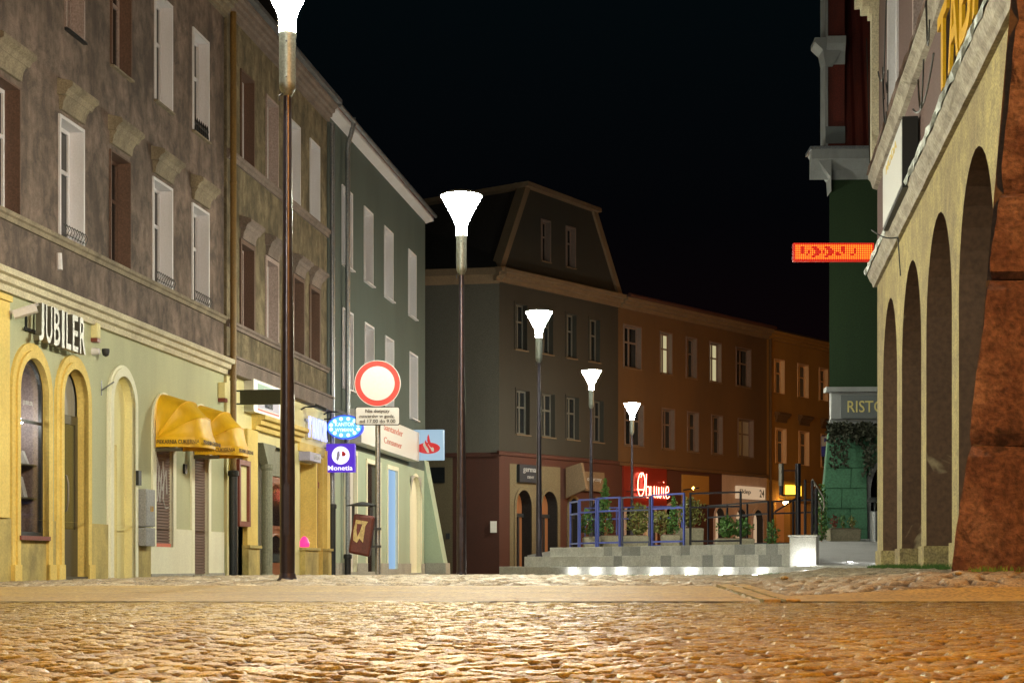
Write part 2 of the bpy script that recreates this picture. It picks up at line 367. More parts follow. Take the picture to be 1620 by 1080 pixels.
def window(root, h, rev='whiteframe', frame='whiteframe', glass='glass', sill=None, trim=0, hood=None, tz=.62, leaves=2, sillp=.07, lintel='b1trim', keeper=None):
    """window part: frame bars, with pane / reveal / sill / hood as sub-parts"""
    d = h['d']; x0, x1, z0, z1 = h['x0'], h['x1'], h['z0'], h['z1']
    f = MB(); t = .055
    y0, y1 = d-.05, d+.01
    f.box(x0, x0+t, y0, y1, z0, z1).box(x1-t, x1, y0, y1, z0, z1).box(x0+t, x1-t, y0, y1, z0, z0+t).box(x0+t, x1-t, y0, y1, z1-t, z1)
    for k in range(1, leaves):
        c = x0+(x1-x0)*k/leaves; f.box(c-.035, c+.035, y0, y1-.003, z0+t, z1-t)
    zt = z0+(z1-z0)*tz
    e = [x0+t]+[x0+(x1-x0)*k/leaves+s for k in range(1, leaves) for s in (-.035, .035)]+[x1-t]
    for a, b in zip(e[::2], e[1::2]): f.box(a, b, y0+.004, y1-.003, zt-.03, zt+.03)
    fo = f.build('window', frame, root)
    MB().box(x0+.001, x1-.001, d-.02, d+.03, z0+.001, z1-.001).build('pane', glass, fo)
    r = MB(); reveal(r, h, -.002, d)
    if trim: surround(r, h, trim, -.03, .0)
    r.build('reveal', rev, fo)
    if sill: MB().prism_yz([(-sillp, z0-.055), (-sillp, z0-.025), (d-.06, z0+.012), (d-.06, z0-.02), (.002, z0-.055)], x0-.05, x1+.05).build('sill', sill, fo)
    if hood:
        zb = z1+hood[0]; w = .09
        m = MB()
        # stepped console head: narrow block under a projecting moulded slab
        m.prism_yz([(.01, zb), (-.05, zb), (-.07, zb+.12), (-.12, zb+.20), (.01, zb+.20)], x0-.02, x1+.02)
        m.prism_yz([(.01, zb+.20), (-.13, zb+.20), (-.17, zb+.27), (-.24, zb+.31), (-.24, zb+.37), (-.21, zb+.39), (.01, zb+.44)], x0-w, x1+w)
        m.build('window_hood', lintel, fo)
    return fo
def moulding(mb, x0, x1, z0, z1, p, steps=3):
    """projecting cornice: profile growing outwards with height"""
    pr = [(.01, z0)]
    for i in range(steps):
        a = z0+(z1-z0)*i/steps; b = z0+(z1-z0)*(i+1)/steps
        pr += [(-p*(i+1)/steps, a+(.0 if i == 0 else .01)), (-p*(i+1)/steps-.01, b-.01)]
    pr += [(.01, z1+.03)]
    return mb.prism_yz(pr, x0, x1)
def shellbox(mb, x0, x1, y1, z0, z1, left=True, right=True, y0=0.):
    mb.add([(x0, y1, z0), (x1, y1, z0), (x1, y1, z1), (x0, y1, z1)], [(0, 1, 2, 3)])
    if left: mb.add([(x0, y0, z0), (x0, y1, z0), (x0, y1, z1), (x0, y0, z1)], [(0, 1, 2, 3)])
    if right: mb.add([(x1, y0, z0), (x1, y1, z0), (x1, y1, z1), (x1, y0, z1)], [(0, 1, 2, 3)])
    mb.add([(x0, y0+.01, z1), (x1, y0+.01, z1), (x1, y1, z1), (x0, y1, z1)], [(0, 1, 2, 3)])
def tiled_roof(mb, x0, x1, y0, y1, z0, z1, pitch=.33, step=.035):
    """rows of overlapping tiles as a saw profile, y0 eave (front) to y1 ridge"""
    n = max(2, int((y1-y0)/pitch)); pr = []
    for i in range(n):
        a = i/n; b = (i+1)/n
        pr.append((y0+(y1-y0)*a, z0+(z1-z0)*a+step)); pr.append((y0+(y1-y0)*b, z0+(z1-z0)*b))
    pr.append((y1, z0-.1)); pr.append((y0, z0-.05))
    mb.prism_yz(pr, x0, x1)
def pipe_run(name, fac, x, z0, z1, mat, parent, v=-.12, r=.055, neck=False, shoe='castiron', shoez=1.5, offs=None):
    u = fac.U(x); m = MB(); pts = [(u, v, z0), (u, v, z1)]
    if neck: pts = [(u, v, z0), (u, v, z1-.75), (u, v-.02, z1-.62), (u, v-.09, z1-.38), (u, v-.14, z1-.2), (u, v-.14, z1)]
    m.tube(pts, r, 10)
    for k in range(1, int((z1-z0)/1.9)): m.lathe([(r+.008, 0), (r+.008, .05)], (u, v, z0+k*1.9), 10)
    o = m.build(name, mat, parent, smooth=True)
    if shoe:
        MB().lathe([(r+.02, 0), (r+.02, shoez), (r+.045, shoez+.02), (r+.045, shoez+.1), (r+.02, shoez+.12)], (u, v, -.02), 10).build('pipe_shoe', shoe, o, smooth=True)
    return o

# ================================================================== GROUND
def sst(a, b, x):
    t = np.clip((x-a)/(b-a), 0, 1); return t*t*(3-2*t)
def ground(X, Z):
    X = np.asarray(X, float); Z = np.asarray(Z, float)
    zc = np.interp(Z, [0, 7, 9.5, 11.5, 13.5, 18, 24, 34], [0, 0, .007, .066, .096, .10, .06, 0.])
    zc = zc*(.0+1.*sst(-6.8, -2.4, X))-.01*sst(-4, -6.5, X)
    d = (5.13+(Z-23.3)*.1315)-X
    r = sst(1.9, .6, d)*sst(9.6, 10.7, Z)*(1-sst(30, 34, Z))
    return zc+(.165-zc)*r
def gz(x, y): return float(ground(x, y))

def cobble_height(X, Z, sx, sz, gap, dome, jit, seed, tilt=.02, prow=.5):
    """rounded setts in staggered rows; returns height relief and per stone random value"""
    r = np.random.default_rng(seed); T = 256
    jx = (r.random((T, T))-.5)*jit; jz = (r.random((T, T))-.5)*jit*.7
    hh = r.random((T, T)); tx = (r.random((T, T))-.5)*tilt*2; tz = (r.random((T, T))-.5)*tilt*2
    wob = .35*np.sin(X*1.7+.6)+.25*np.sin(X*.63+2.)
    zr = Z/sz+wob
    j0 = np.floor(zr).astype(int)
    b1 = np.full(X.shape, 9.); b2 = np.full(X.shape, 9.); bi = np.zeros(X.shape, int); bj = np.zeros(X.shape, int); bx = np.zeros(X.shape); bz = np.zeros(X.shape)
    for dj in (-1, 0, 1):
        J = j0+dj
        xr = X/sx+prow*(J % 2)
        i0 = np.floor(xr).astype(int)
        for di in (-1, 0, 1):
            I = i0+di
            cx = I+.5+jx[I % T, J % T]; cz = J+.5+jz[I % T, J % T]
            dx = xr-cx; dz = zr-cz
            d = np.power(np.abs(dx)**3+np.abs(dz)**3, 1/3.)
            c = d < b1
            b2 = np.where(c, b1, np.minimum(b2, d)); b1 = np.where(c, d, b1)
            bi = np.where(c, I, bi); bj = np.where(c, J, bj); bx = np.where(c, dx, bx); bz = np.where(c, dz, bz)
    e = b2-b1                       # 0 on the joint
    prof = sst(0, gap, e)
    h = prof*(.75+.25*hh[bi % T, bj % T]) + .0
    rel = dome*(h-1) + (tx[bi % T, bj % T]*bx*sx*3+tz[bi % T, bj % T]*bz*sz*3)*prof - .010*b1*b1*prof
    return rel, hh[bi % T, bj % T], prof
def vnoise(X, Z, f, seed):
    r = np.random.default_rng(seed); g = r.random((128, 128))
    x = X*f; z = Z*f; i = np.floor(x).astype(int); j = np.floor(z).astype(int); a = x-i; b = z-j
    a = a*a*(3-2*a); b = b*b*(3-2*b)
    return (g[i % 128, j % 128]*(1-a)*(1-b)+g[(i+1) % 128, j % 128]*a*(1-b)+g[i % 128, (j+1) % 128]*(1-a)*b+g[(i+1) % 128, (j+1) % 128]*a*b)-.5

def grid_obj(name, X, Z, H, mat, attr=None):
    R, K = X.shape
    me = bpy.data.meshes.new(name)
    co = np.stack([X, Z, H], -1).reshape(-1, 3).astype(np.float32)
    idx = np.arange(R*K).reshape(R, K)
    q = np.stack([idx[:-1, :-1], idx[:-1, 1:], idx[1:, 1:], idx[1:, :-1]], -1).reshape(-1, 4)
    me.vertices.add(len(co)); me.vertices.foreach_set('co', co.ravel())
    me.loops.add(q.size); me.loops.foreach_set('vertex_index', q.ravel().astype(np.int32))
    me.polygons.add(len(q)); me.polygons.foreach_set('loop_start', np.arange(0, q.size, 4, dtype=np.int32))
    me.polygons.foreach_set('use_smooth', np.ones(len(q), bool))
    me.update(calc_edges=True)
    if attr is not None:
        for nm, a in attr.items():
            at = me.attributes.new(nm, 'FLOAT', 'POINT'); at.data.foreach_set('value', a.ravel().astype(np.float32))
    me.materials.append(mat)
    o = bpy.data.objects.new(name, me); C.objects.link(o)
    return tag(o, kind='structure')

def stone_mat(name, a, b, joint, rough=(.28, .6), bump=.6, sc_=60, metal=0.):
    m, nt, out = _nt(name)
    bs = N(nt, 'ShaderNodeBsdfPrincipled'); nt.links.new(bs.outputs[0], out.inputs[0]); bs.inputs['Specular IOR Level'].default_value = .4
    tc = N(nt, 'ShaderNodeTexCoord')
    at = N(nt, 'ShaderNodeAttribute', attribute_name='rnd'); ap = N(nt, 'ShaderNodeAttribute', attribute_name='prof')
    n1 = N(nt, 'ShaderNodeTexNoise', Scale=sc_*1.1, Detail=6., Roughness=.7); nt.links.new(tc.outputs['Object'], n1.inputs['Vector'])
    c = mixc(nt, at.outputs['Fac'], rgba(a), rgba(b))
    mr = N(nt, 'ShaderNodeMapRange'); mr.inputs[1].default_value = .3; mr.inputs[2].default_value = .7; mr.inputs[3].default_value = .3; mr.inputs[4].default_value = 1.7
    nt.links.new(n1.outputs[0], mr.inputs[0])
    vm = N(nt, 'ShaderNodeVectorMath', operation='SCALE'); nt.links.new(c, vm.inputs[0]); nt.links.new(mr.outputs[0], vm.inputs['Scale'])
    jr = N(nt, 'ShaderNodeMapRange'); jr.inputs[1].default_value = .35; jr.inputs[2].default_value = .95; nt.links.new(ap.outputs['Fac'], jr.inputs[0])
    c2 = mixc(nt, jr.outputs[0], rgba(joint), vm.outputs[0]); bs.inputs['Metallic'].default_value = metal
    sm = N(nt, 'ShaderNodeMath', operation='MULTIPLY'); sm.inputs[1].default_value = metal; nt.links.new(jr.outputs[0], sm.inputs[0]); nt.links.new(sm.outputs[0], bs.inputs['Metallic'])
    nt.links.new(c2, bs.inputs['Base Color'])
    n2 = N(nt, 'ShaderNodeTexNoise', Scale=sc_, Detail=5., Roughness=.7); nt.links.new(tc.outputs['Object'], n2.inputs['Vector'])
    n3 = N(nt, 'ShaderNodeTexNoise', Scale=7., Detail=3.); nt.links.new(tc.outputs['Object'], n3.inputs['Vector'])
    rr = N(nt, 'ShaderNodeMapRange'); rr.inputs[1].default_value = .35; rr.inputs[2].default_value = .65; rr.inputs[3].default_value = rough[0]; rr.inputs[4].default_value = rough[1]
    nt.links.new(n3.outputs[0], rr.inputs[0]); nt.links.new(rr.outputs[0], bs.inputs['Roughness'])
    bp = N(nt, 'ShaderNodeBump', Strength=bump, Distance=.014); nt.links.new(n2.outputs[0], bp.inputs['Height']); nt.links.new(bp.outputs[0], bs.inputs['Normal'])
    return m
M['cobble'] = stone_mat('worn polished cobbles with painted gold sheen', (.165, .088, .007), (.28, .178, .018), (.005, .002, .0006), (.30, .56), 1., 90, .8)  # golden lamp reflections are put into the metallic base colour
M['cobble2'] = stone_mat('grey worn cobbles', (.20, .155, .10), (.36, .29, .19), (.04, .027, .015), (.4, .65), .9, 50, .4)
M['strip'] = pmat('smooth worn stone strip', (.36, .24, .05), .6, dirt=(.17, .115, .045), dscale=2.2, dstretch=(.25, 1, 1), damt=.7, bump=.8, bscale=45, fine=.5, soot=((.15, .1, .04), 10., .5))
M['earth'] = pmat('ground paving', (.16, .12, .08), .8, dirt=(.10, .08, .05), dscale=2, dstretch=(1, 1, 1), damt=.6, bump=.6, bscale=12, bdist=.02)

BEND = 1.35      # the smooth strip narrows right of this X
def zlist(a, b, k):
    out = [a]
    while out[-1] < b: out.append(out[-1]*(1+k))
    out[-1] = b; return np.array(out)
# near cobbles
zs = zlist(1.5, 9.32, .0019); ts = np.linspace(-.46, .46, 470)
Zg, Tg = np.meshgrid(zs, ts, indexing='ij'); Xg = Tg*Zg
rel, rnd, prof = cobble_height(Xg, Zg, .092, .080, .26, .015, .32, 3, .03)
Hg = ground(Xg, Zg)+rel+.010*vnoise(Xg, Zg, 1.3, 5)+prof*(.0016*vnoise(Xg, Zg, 38., 6)+.0022*vnoise(Xg, Zg, 90., 8)+.0018*vnoise(Xg, Zg, 180., 18))
grid_obj('cobbled_square', Xg, Zg, Hg, M['cobble'], {'rnd': rnd, 'prof': prof})
# smooth strip
def strip(name, x0, x1, z0, z1, mat, lift=.004, nx=60, nz=14):
    Zs, Xs = np.meshgrid(np.linspace(z0, z1, nz), np.linspace(x0, x1, nx), indexing='ij')
    return grid_obj(name, Xs, Zs, ground(Xs, Zs)+lift, M[mat] if isinstance(mat, str) else mat)
for za, zb in ((9.32, 9.86), (9.885, 10.5), (10.53, 11.0), (11.02, 11.55)): strip('smooth_road_strip', -14., BEND, za, zb, 'strip', .002, 80, 6)
strip('kerb_strip', BEND+.14, 8., 9.32, 10.05, 'strip', .002, 60, 10)
# far cobbles
zs = zlist(9.4, 37., .0032); ts = np.linspace(-.46, .46, 400)
Zg, Tg = np.meshgrid(zs, ts, indexing='ij'); Xg = Tg*Zg
rel, rnd, prof = cobble_height(Xg, Zg, .19, .16, .22, .032, .3, 11, .06)
mask = ((Xg < BEND+.0) & (Zg < 11.57)) | ((Xg > BEND+.14) & (Zg < 10.07))
Hg = ground(Xg, Zg)+rel+.004+.010*vnoise(Xg, Zg, 1.1, 15)+.004*vnoise(Xg, Zg, 22., 16)
Hg = np.where(mask, ground(Xg, Zg)-.03, Hg)
grid_obj('cobbled_street', Xg, Zg, Hg, M['cobble2'], {'rnd': rnd, 'prof': prof})
# wide ground sheet to the horizon, below the paving
Xs = np.sort(np.concatenate([np.linspace(-40, 40, 81), [-1500, -600, -200, -90, 90, 200, 600, 1500]]))
Ys = np.sort(np.concatenate([np.linspace(-30, 90, 121), [-1500, -400, -100, 150, 400, 1500]]))
Yb, Xb = np.meshgrid(Ys, Xs, indexing='ij')
grid_obj('ground', Xb, Yb, ground(Xb, np.clip(Yb, 0, 34))-.05, M['earth'])
# low kerb stones seen edge-on in the street on the right
for (x0, x1, y0, y1, nm) in ((1.38, 1.47, 9.34, 11.6, 'stone_channel'), (1.5, 1.58, 9.34, 11.6, 'stone_channel')):
    m = MB()
    for k in range(8):
        a = y0+(y1-y0)*k/8; b = y0+(y1-y0)*(k+1)/8-.006
        za = gz((x0+x1)/2, a)+.012; zb = gz((x0+x1)/2, b)+.012
        m.add([(x0, a, za-.08), (x1, a, za-.08), (x1, b, zb-.08), (x0, b, zb-.08), (x0, a, za), (x1, a, za), (x1, b, zb), (x0, b, zb)],
              [(0, 3, 2, 1), (4, 5, 6, 7), (0, 1, 5, 4), (1, 2, 6, 5), (2, 3, 7, 6), (3, 0, 4, 7)])
    tag(m.build(nm, 'strip'), kind='structure')

# ================================================================== LEFT BUILDINGS
U = LW.U
def LH(x, y): return LW.H(x, y)
# ---- brown tenement with the jeweller's shop
r1 = LW.root('tenement_building', label='brown soot-stained tenement with yellow arched ground floor at the left edge', cat='building')
u0, u1 = -10., U(354)
WZ = (5.02, 6.73); TZ = (8.12, 9.92)
fl = []
for x0, x1, rv, fr in ((94, 129.5, 'whiteframe', 'whiteframe'), (174, 204, 'brownframe', 'brownframe'), (242, 270, 'whiteframe', 'whiteframe'), (304, 328, 'whiteframe', 'whiteframe')):
    fl.append((hole(U(x0), U(x1), *WZ, d=.24), rv, fr, (.12,)))
tops = []
for x0, x1, rv in ((104, 130, 'pinkframe'), (176, 205, 'brownframe'), (245, 270, 'whiteframe'), (305, 328, 'whiteframe')):
    tops.append((hole(U(x0), U(x1), *TZ, d=.22), rv, rv if rv != 'brownframe' else 'pinkframe', None))
for k in (1, 2, 3):   # windows left of the frame
    fl.append((hole(U(94)-2.35*k, U(94)-2.35*k+.9, *WZ, d=.24), 'brownframe', 'whiteframe', (.12,)))
    tops.append((hole(U(104)-2.35*k, U(104)-2.35*k+.9, *TZ, d=.22), 'brownframe', 'whiteframe', None))
gh = {}
gh['shop'] = hole(U(25), U(70), .62, 3.10, arch=.49, d=.07)
gh['door'] = hole(U(94.5), U(133), -.02, 3.12, arch=.48, d=.11)
gh['niche'] = hole(U(175), U(209), -.02, 3.24, arch=.45, d=.13)
gh['shA'] = hole(U(244), U(271), .53, 3.02, arch=.42, d=.06)
gh['shB'] = hole(U(305), U(327), .02, 3.02, arch=.42, d=.06)
allh = [a[0] for a in fl]+[a[0] for a in tops]
w = MB(); wall_face(w, u0, u1, 4.0, 11.0, allh); shellbox(w, u0, u1, 11., 4.0, 11.0)
w.build('wall', 'b1', r1)
w = MB(); wall_face(w, u0, u1, .85, 4.0, list(gh.values())); shellbox(w, u0, u1, 11., -.1, 3.99)
w.build('ground_floor_wall', 'gfgreen', r1)
# base bands: sandstone near, white further on
w = MB()
wall_face(w, u0, U(236), -.1, .85, list(gh.values()), -.03)
w.add([(u0, -.03, .85), (U(236), -.03, .85), (U(236), 0, .85), (u0, 0, .85)], [(0, 1, 2, 3)])
w.build('stone_base', 'sandbase', r1)
w = MB()
for a, b in ((236, 352),):
    wall_face(w, U(a), U(b), .07, .85, list(gh.values()), -.035)
    w.add([(U(a), -.035, .85), (U(b), -.035, .85), (U(b), 0, .85), (U(a), 0, .85)], [(0, 1, 2, 3)])
    w.add([(U(a), -.035, .07), (U(a), -.035, .85), (U(a), 0, .85), (U(a), 0, .07)], [(0, 1, 2, 3)])
w.build('white_base', 'whitewash', r1)
w = MB(); w.box(U(236), gh['shB']['x0']-.02, -.05, 0, -.1, .07).box(gh['shB']['x1']+.02, U(352), -.05, 0, -.1, .07).box(gh['shB']['x0']-.15, gh['shB']['x1']+.15, -.22, -.051, -.1, .05)
w.build('plinth', 'plinth', r1)
w = MB(); w.box(u0, U(9), -.06, 0, .85, 3.75).box(u0, U(9)+.03, -.09, 0, 3.76, 3.84)
for z in (1.5, 2.1, 2.7, 3.3): w.box(u0, U(9)+.002, -.062, -.05, z, z+.012)
w.build('pilaster', 'sandstone', r1)
w = MB(); moulding(w, u0, u1, 3.88, 4.17, .22, 3); w.build('shop_cornice', 'cornice', r1)
w = MB(); moulding(w, u0, u1-.0, 4.86, 5.0, .08, 2); w.build('string_course', 'b1trim', r1)
w = MB(); moulding(w, u0, u1, 10.75, 11.1, .28, 4); w.build('cornice', 'b1trim', r1)
w = MB(); w.box(u0, u1, -.38, -.26, 11.1, 11.2); w.build('gutter', 'zinc', r1)
w = MB(); tiled_roof(w, u0, u1, -.35, 6.0, 11.14, 14.5); w.build('roof', 'tile', r1)
for h, rv, fr, hd in fl: window(r1, h, rv, fr, 'glass' , None if rv == 'whiteframe' else 'b1trim', .05 if rv == 'whiteframe' else .03, hd)
for i, (h, rv, fr, hd) in enumerate(tops): window(r1, h, rv, fr, 'glass', 'castiron' if i == 0 else 'b1trim', .05)
# iron guards on sills
def guard(root, h, n=9, hh=.16, mat='castiron'):
    m = MB(); a, b = h['x0']+.02, h['x1']-.02; z = h['z0']
    m.tube([(a, -.06, z+hh), (b, -.06, z+hh)], .008, 5).tube([(a, -.06, z+.03), (b, -.06, z+.03)], .008, 5)
    for k in range(n): x = a+(b-a)*k/(n-1); m.tube([(x, -.06, z+.0), (x+.03, -.09, z+hh*.6), (x, -.06, z+hh+.02)], .006, 5)
    m.build('window_guard', mat, root)
guard(r1, fl[0][0]); guard(r1, fl[2][0]); guard(r1, fl[3][0])
m = MB(); h = tops[3][0]
for k in range(7): m.lathe([(.035, 0), (.02, .1), (.03, .14), (.004, .25)], (h['x0']+.08+k*.12, -.02, h['z0']+.01), 6)
m.build('sill_spikes', 'castiron', r1)
# arched surrounds
for k in ('shop', 'door'):
    h = dict(gh[k]); h['z0'] = -.1
    m = MB(); surround(m, h, .1, -.075, .0)
    h2 = dict(h); h2['x0'] -= .1; h2['x1'] += .1; h2['z1'] += .1; h2['arch'] += .1; surround(m, h2, .11, -.045, 0)
    m.box(h['x0']-.23, h['x0']-.0, -.095, 0, -.1, .22).box(h['x1']+.0, h['x1']+.23, -.095, 0, -.1, .22)
    so = m.build('arch_surround', 'sandstone', r1)
    m = MB(); reveal(m, gh[k], -.073, h['d'], k == 'shop'); m.build('reveal', 'sandstone', so)
h = gh['niche']; m = MB(); surround(m, h, .13, -.06, 0); h2 = dict(h); h2['x0'] -= .13; h2['x1'] += .13; h2['z1'] += .13; h2['arch'] += .13; surround(m, h2, .05, -.035, 0)
so = m.build('arch_surround', 'whitewash', r1)
m = MB(); reveal(m, h, -.058, .13, False); m.build('reveal', 'cream', so)
# niche back with a low doorway
nd = hole(h['x0']+.02, h['x1']-.35, -.02, 2.15, d=.3)
m = MB(); wall_face(m, h['x0'], h['x1'], -.05, 3.25, [nd], .125); m.build('niche_wall', 'cream', r1)
m = MB(); reveal(m, nd, .125, .3, False); panel(m, nd, .3); m.build('passage', 'cream', r1)
# shuttered openings
for k in ('shA', 'shB'):
    h = gh[k]; m = MB(); surround(m, h, .16, -.04, 0); so = m.build('arch_surround', 'whitewash', r1)
    m = MB(); reveal(m, h, -.038, .05); m.build('reveal', 'whitewash', so)
    m = MB(); z = h['z0']+.04
    m.box(h['x0'], h['x1'], .05, .06, h['z0'], h['z1']-.02)
    while z < h['z1']-.46: m.prism_yz([(.05, z), (.026, z+.008), (.023, z+.04), (.05, z+.05)], h['x0']+.01, h['x1']-.01); z += .052
    so = m.build('roller_shutter', 'shutter', r1)
    if k == 'shA':
        m = MB(); m.box(h['x0']+.01, h['x1']-.01, .0, .022, h['z0'], h['z0']+.06); m.build('bottom_rail', 'salmon', so)
        m = MB(); g = []
        for px, pz in ((.1, 1.25), (.14, 1.7), (.22, 2.05), (.3, 1.9), (.26, 1.6), (.33, 1.3), (.42, 1.75), (.5, 2.0), (.55, 1.7), (.5, 1.35), (.62, 1.2), (.8, 1.22)): g.append((h['x0']+px, .02, pz))
        m.tube(g, .012, 5); g = [(h['x0']+a, .02, b) for a, b in ((.2, 1.3), (.3, 1.75), (.45, 1.5), (.66, 1.85), (.7, 1.45))]; m.tube(g, .012, 5)
        m.build('graffiti', 'white', so)
# shop window: frame, glass, lit display
h = gh['shop']; m = MB(); dd = .07
hi = dict(h); surround(m, dict(x0=h['x0']+.05, x1=h['x1']-.05, z0=h['z0'], z1=h['z1']-.05, arch=.44, d=0), .05, dd-.05, dd)
m.box(h['x0'], h['x1'], dd-.05, dd, h['z0'], h['z0']+.06).box(h['x0']+.05, h['x1']-.05, dd-.04, dd-.005, 2.2, 2.24)
shopw = m.build('shop_window', 'castiron', r1)
m = MB(); m.box(h['x0']-.05, h['x1']+.0, -.10, .06, h['z0']-.06, h['z0']); m.build('sill', 'redwood', shopw)
m = MB(); bx0, bx1 = h['x0']-.05, h['x1']+.02
for q in ([(bx0, .08, .5), (bx0, 1.6, .5), (bx0, 1.6, 3.2), (bx0, .08, 3.2)], [(bx1, .08, .5), (bx1, 1.6, .5), (bx1, 1.6, 3.2), (bx1, .08, 3.2)],
          [(bx0, 1.6, .5), (bx1, 1.6, .5), (bx1, 1.6, 3.2), (bx0, 1.6, 3.2)], [(bx0, .08, .55), (bx1, .08, .55), (bx1, 1.6, .55), (bx0, 1.6, .55)], [(bx0, .08, 3.2), (bx1, .08, 3.2), (bx1, 1.6, 3.2), (bx0, 1.6, 3.2)]):
    m.add(q, [(0, 1, 2, 3)])
M['shopwall'] = pmat('grey violet display lining', (.30, .25, .26), .6, dirt=(.2, .17, .18), dscale=1, damt=.5, bump=0)
m.build('display_lining', 'shopwall', shopw)
m = MB()
for z in (1.15, 1.62): m.box(h['x0'], bx1, .12, .6, z, z+.02)
m.build('display_shelf', 'darkdoor', shopw)
m = MB()
for k in range(9):
    x = h['x0']+.05+k*.1; z = (.57, 1.17, 1.64)[k % 3]; a = .1+.05*(k % 2)
    m.prism_yz([(.2, z), (.32, z), (.30, z+a*1.9), (.28, z+a*2)], x, x+a*.8)
m.build('display_stand', 'white', shopw)
m = MB(); m.lathe([(.01, 0), (.05, .01), (.055, .06), (.01, .09)], ((h['x0']+h['x1'])/2+.12, .22, 2.2), 12); 
M['spotlamp'] = emat('display spot lamp', (1., .98, .86), 90.)
m.build('display_lamp', 'spotlamp', shopw)
m = MB(); text_geo(m, 'JUBILER', h['x0']+.28, h['x0']+.6, 2.43, 2.5, dd-.052, .004); m.build('window_lettering', 'white', shopw)
# glass panes of the jeweller's window
m, nt, out = _nt('clear shop glass')
tr = N(nt, 'ShaderNodeBsdfTransparent'); gl = N(nt, 'ShaderNodeBsdfGlossy', Roughness=.03); mx = N(nt, 'ShaderNodeMixShader'); mx.inputs[0].default_value = .08
nt.links.new(tr.outputs[0], mx.inputs[1]); nt.links.new(gl.outputs[0], mx.inputs[2]); nt.links.new(mx.outputs[0], out.inputs[0]); M['clear'] = m
m = MB(); panel(m, h, dd-.03, dd-.02, .01); m.build('pane', 'clear', shopw)
# jeweller's door
h = gh['door']; m = MB()
m.box(h['x0'], h['x0']+.09, .10, .16, 0, 2.45).box(h['x1']-.09, h['x1'], .10, .16, 0, 2.45).box(h['x0']+.09, h['x1']-.09, .10, .16, .02, .75).box(h['x0']+.09, h['x1']-.09, .10, .16, 2.32, 2.45)
m.box(h['x0'], h['x1'], -.06, .3, -.1, .04)
dr = m.build('door', 'darkdoor', r1)
MB().box(h['x0']+.09, h['x1']-.09, .125, .14, .75, 2.32).build('glass_pane', 'oliveglass', dr)
m = MB(); g = dict(h); g['z0'] = 2.45; panel(m, g, .14, .16); m.build('fanlight', 'curtain', dr)
m = MB(); hx = h['x0']+.3; m.tube([(hx, .1, 1.0), (hx, .02, 1.02), (hx+.02, -.0, 1.15), (hx+.02, -.0, 1.42), (hx, .02, 1.53), (hx, .1, 1.55)], .016, 8); m.build('handle', 'steel', dr, smooth=True)
pipe_run('downpipe', LW, 358, -.02, 10.9, 'pipebrown', r1, v=-.14, r=.062, shoez=1.95)
m = MB(); m.tube([(U(91), -.02, 4.74), (U(91), -.035, 4.50)], .045, 8); m.build('vent_cover', 'whiteframe', r1)

# signs and fixtures on the first facade
def fthing(fac, name, u, v, z, label, cat, group=None):
    return fac.root(name, u, v, z, label=label, cat=cat, group=group), (u, v, z)
t, o = fthing(LW, 'shop_sign', U(50), -.12, 3.42, 'brushed steel raised letters spelling JUBILER above the yellow arches', 'shop sign')
word = 'JUBILER'; a, b = U(39), U(114); 
wd = [.8, 1, 1, .42, .8, .95, 1]; tot = sum(wd)+.3*6; x = a
for ch, ww in zip(word, wd):
    q = (b-a)*ww/tot
    m = MB(); text_geo(m, ch, x, x+q, 3.33, 3.86, -.12, .09, .01); m.build('letter', 'steel', t, o); x += q+(b-a)*.3/tot
m = MB(); m.box(a-.1, b+.05, -.05, -.03, 3.46, 3.5).box(a-.1, b+.05, -.05, -.03, 3.74, 3.78)
for k in range(5): x = a+(b-a)*k/4; m.box(x, x+.03, -.03, 0, 3.45, 3.79)
m.build('mounting_rail', 'castiron', t, o)
def cctv(fac, x, y, lab, dark=False, v0=0, flip=1):
    u = fac.U(x); z = fac.H(x, y)
    t, o = fthing(fac, 'security_camera', u, v0, z, lab, 'camera')
    m = MB(); m.lathe([(.01, 0), (.07, .0), (.07, .03), (.03, .05)], (u, v0-.05, z), 12, 'y'); m.build('mount', 'whiteframe', t, o, smooth=True)
    m = MB(); m.tube([(u, v0-.02, z), (u+.05, v0-.14, z-.03), (u+.06, v0-.2, z-.02)], .018, 6); m.build('arm', 'whiteframe', t, o)
    m = MB(); m.xf = Matrix.Translation((u+.06, v0-.22, z-.02)) @ Matrix.Rotation(-.35, 4, 'X') @ Matrix.Rotation(.3, 4, 'Z')
    m.box(-.05, .05, -.2, .12, -.045, .045); m.box(-.06, .06, -.24, .13, .047, .06)
    m.build('housing', 'castiron' if dark else 'whiteframe', t, o)
    m = MB(); m.xf = Matrix.Translation((u+.06, v0-.22, z-.02)) @ Matrix.Rotation(-.35, 4, 'X') @ Matrix.Rotation(.3, 4, 'Z')
    m.lathe([(.035, -.203), (.03, -.206)], (0, 0, 0), 10, 'y'); m.build('lens', 'black', t, o)
cctv(LW, 8, 492, 'white security camera on the pilaster left of the raised steel letters')
u = U(146); z = LH(146, 530)
t, o = fthing(LW, 'alarm_siren', u, 0, z, 'cream alarm box with a red bottom right of the steel letters', 'alarm')
MB().box(u-.07, u+.07, -.11, 0, z-.05, z+.18).build('casing', 'cream', t, o, bevel=.015); MB().box(u-.065, u+.065, -.105, 0, z-.11, z-.052).build('beacon', 'redwood', t, o)
u = U(146); z = LH(146, 556)
t, o = fthing(LW, 'security_camera', u, 0, z, 'small dome camera and its white bracket below the alarm box', 'camera')
MB().lathe([(.005, -.13), (.05, -.11), (.06, -.03), (.06, 0)], (u, 0, z), 12, 'y').build('mount', 'whiteframe', t, o, smooth=True)
MB().lathe([(.01, -.07), (.045, -.05), (.06, 0), (.06, .05)], (u+.09, -.18, z), 12).build('dome', 'black', t, o, smooth=True)
u = U(347); z = LH(347, 625)
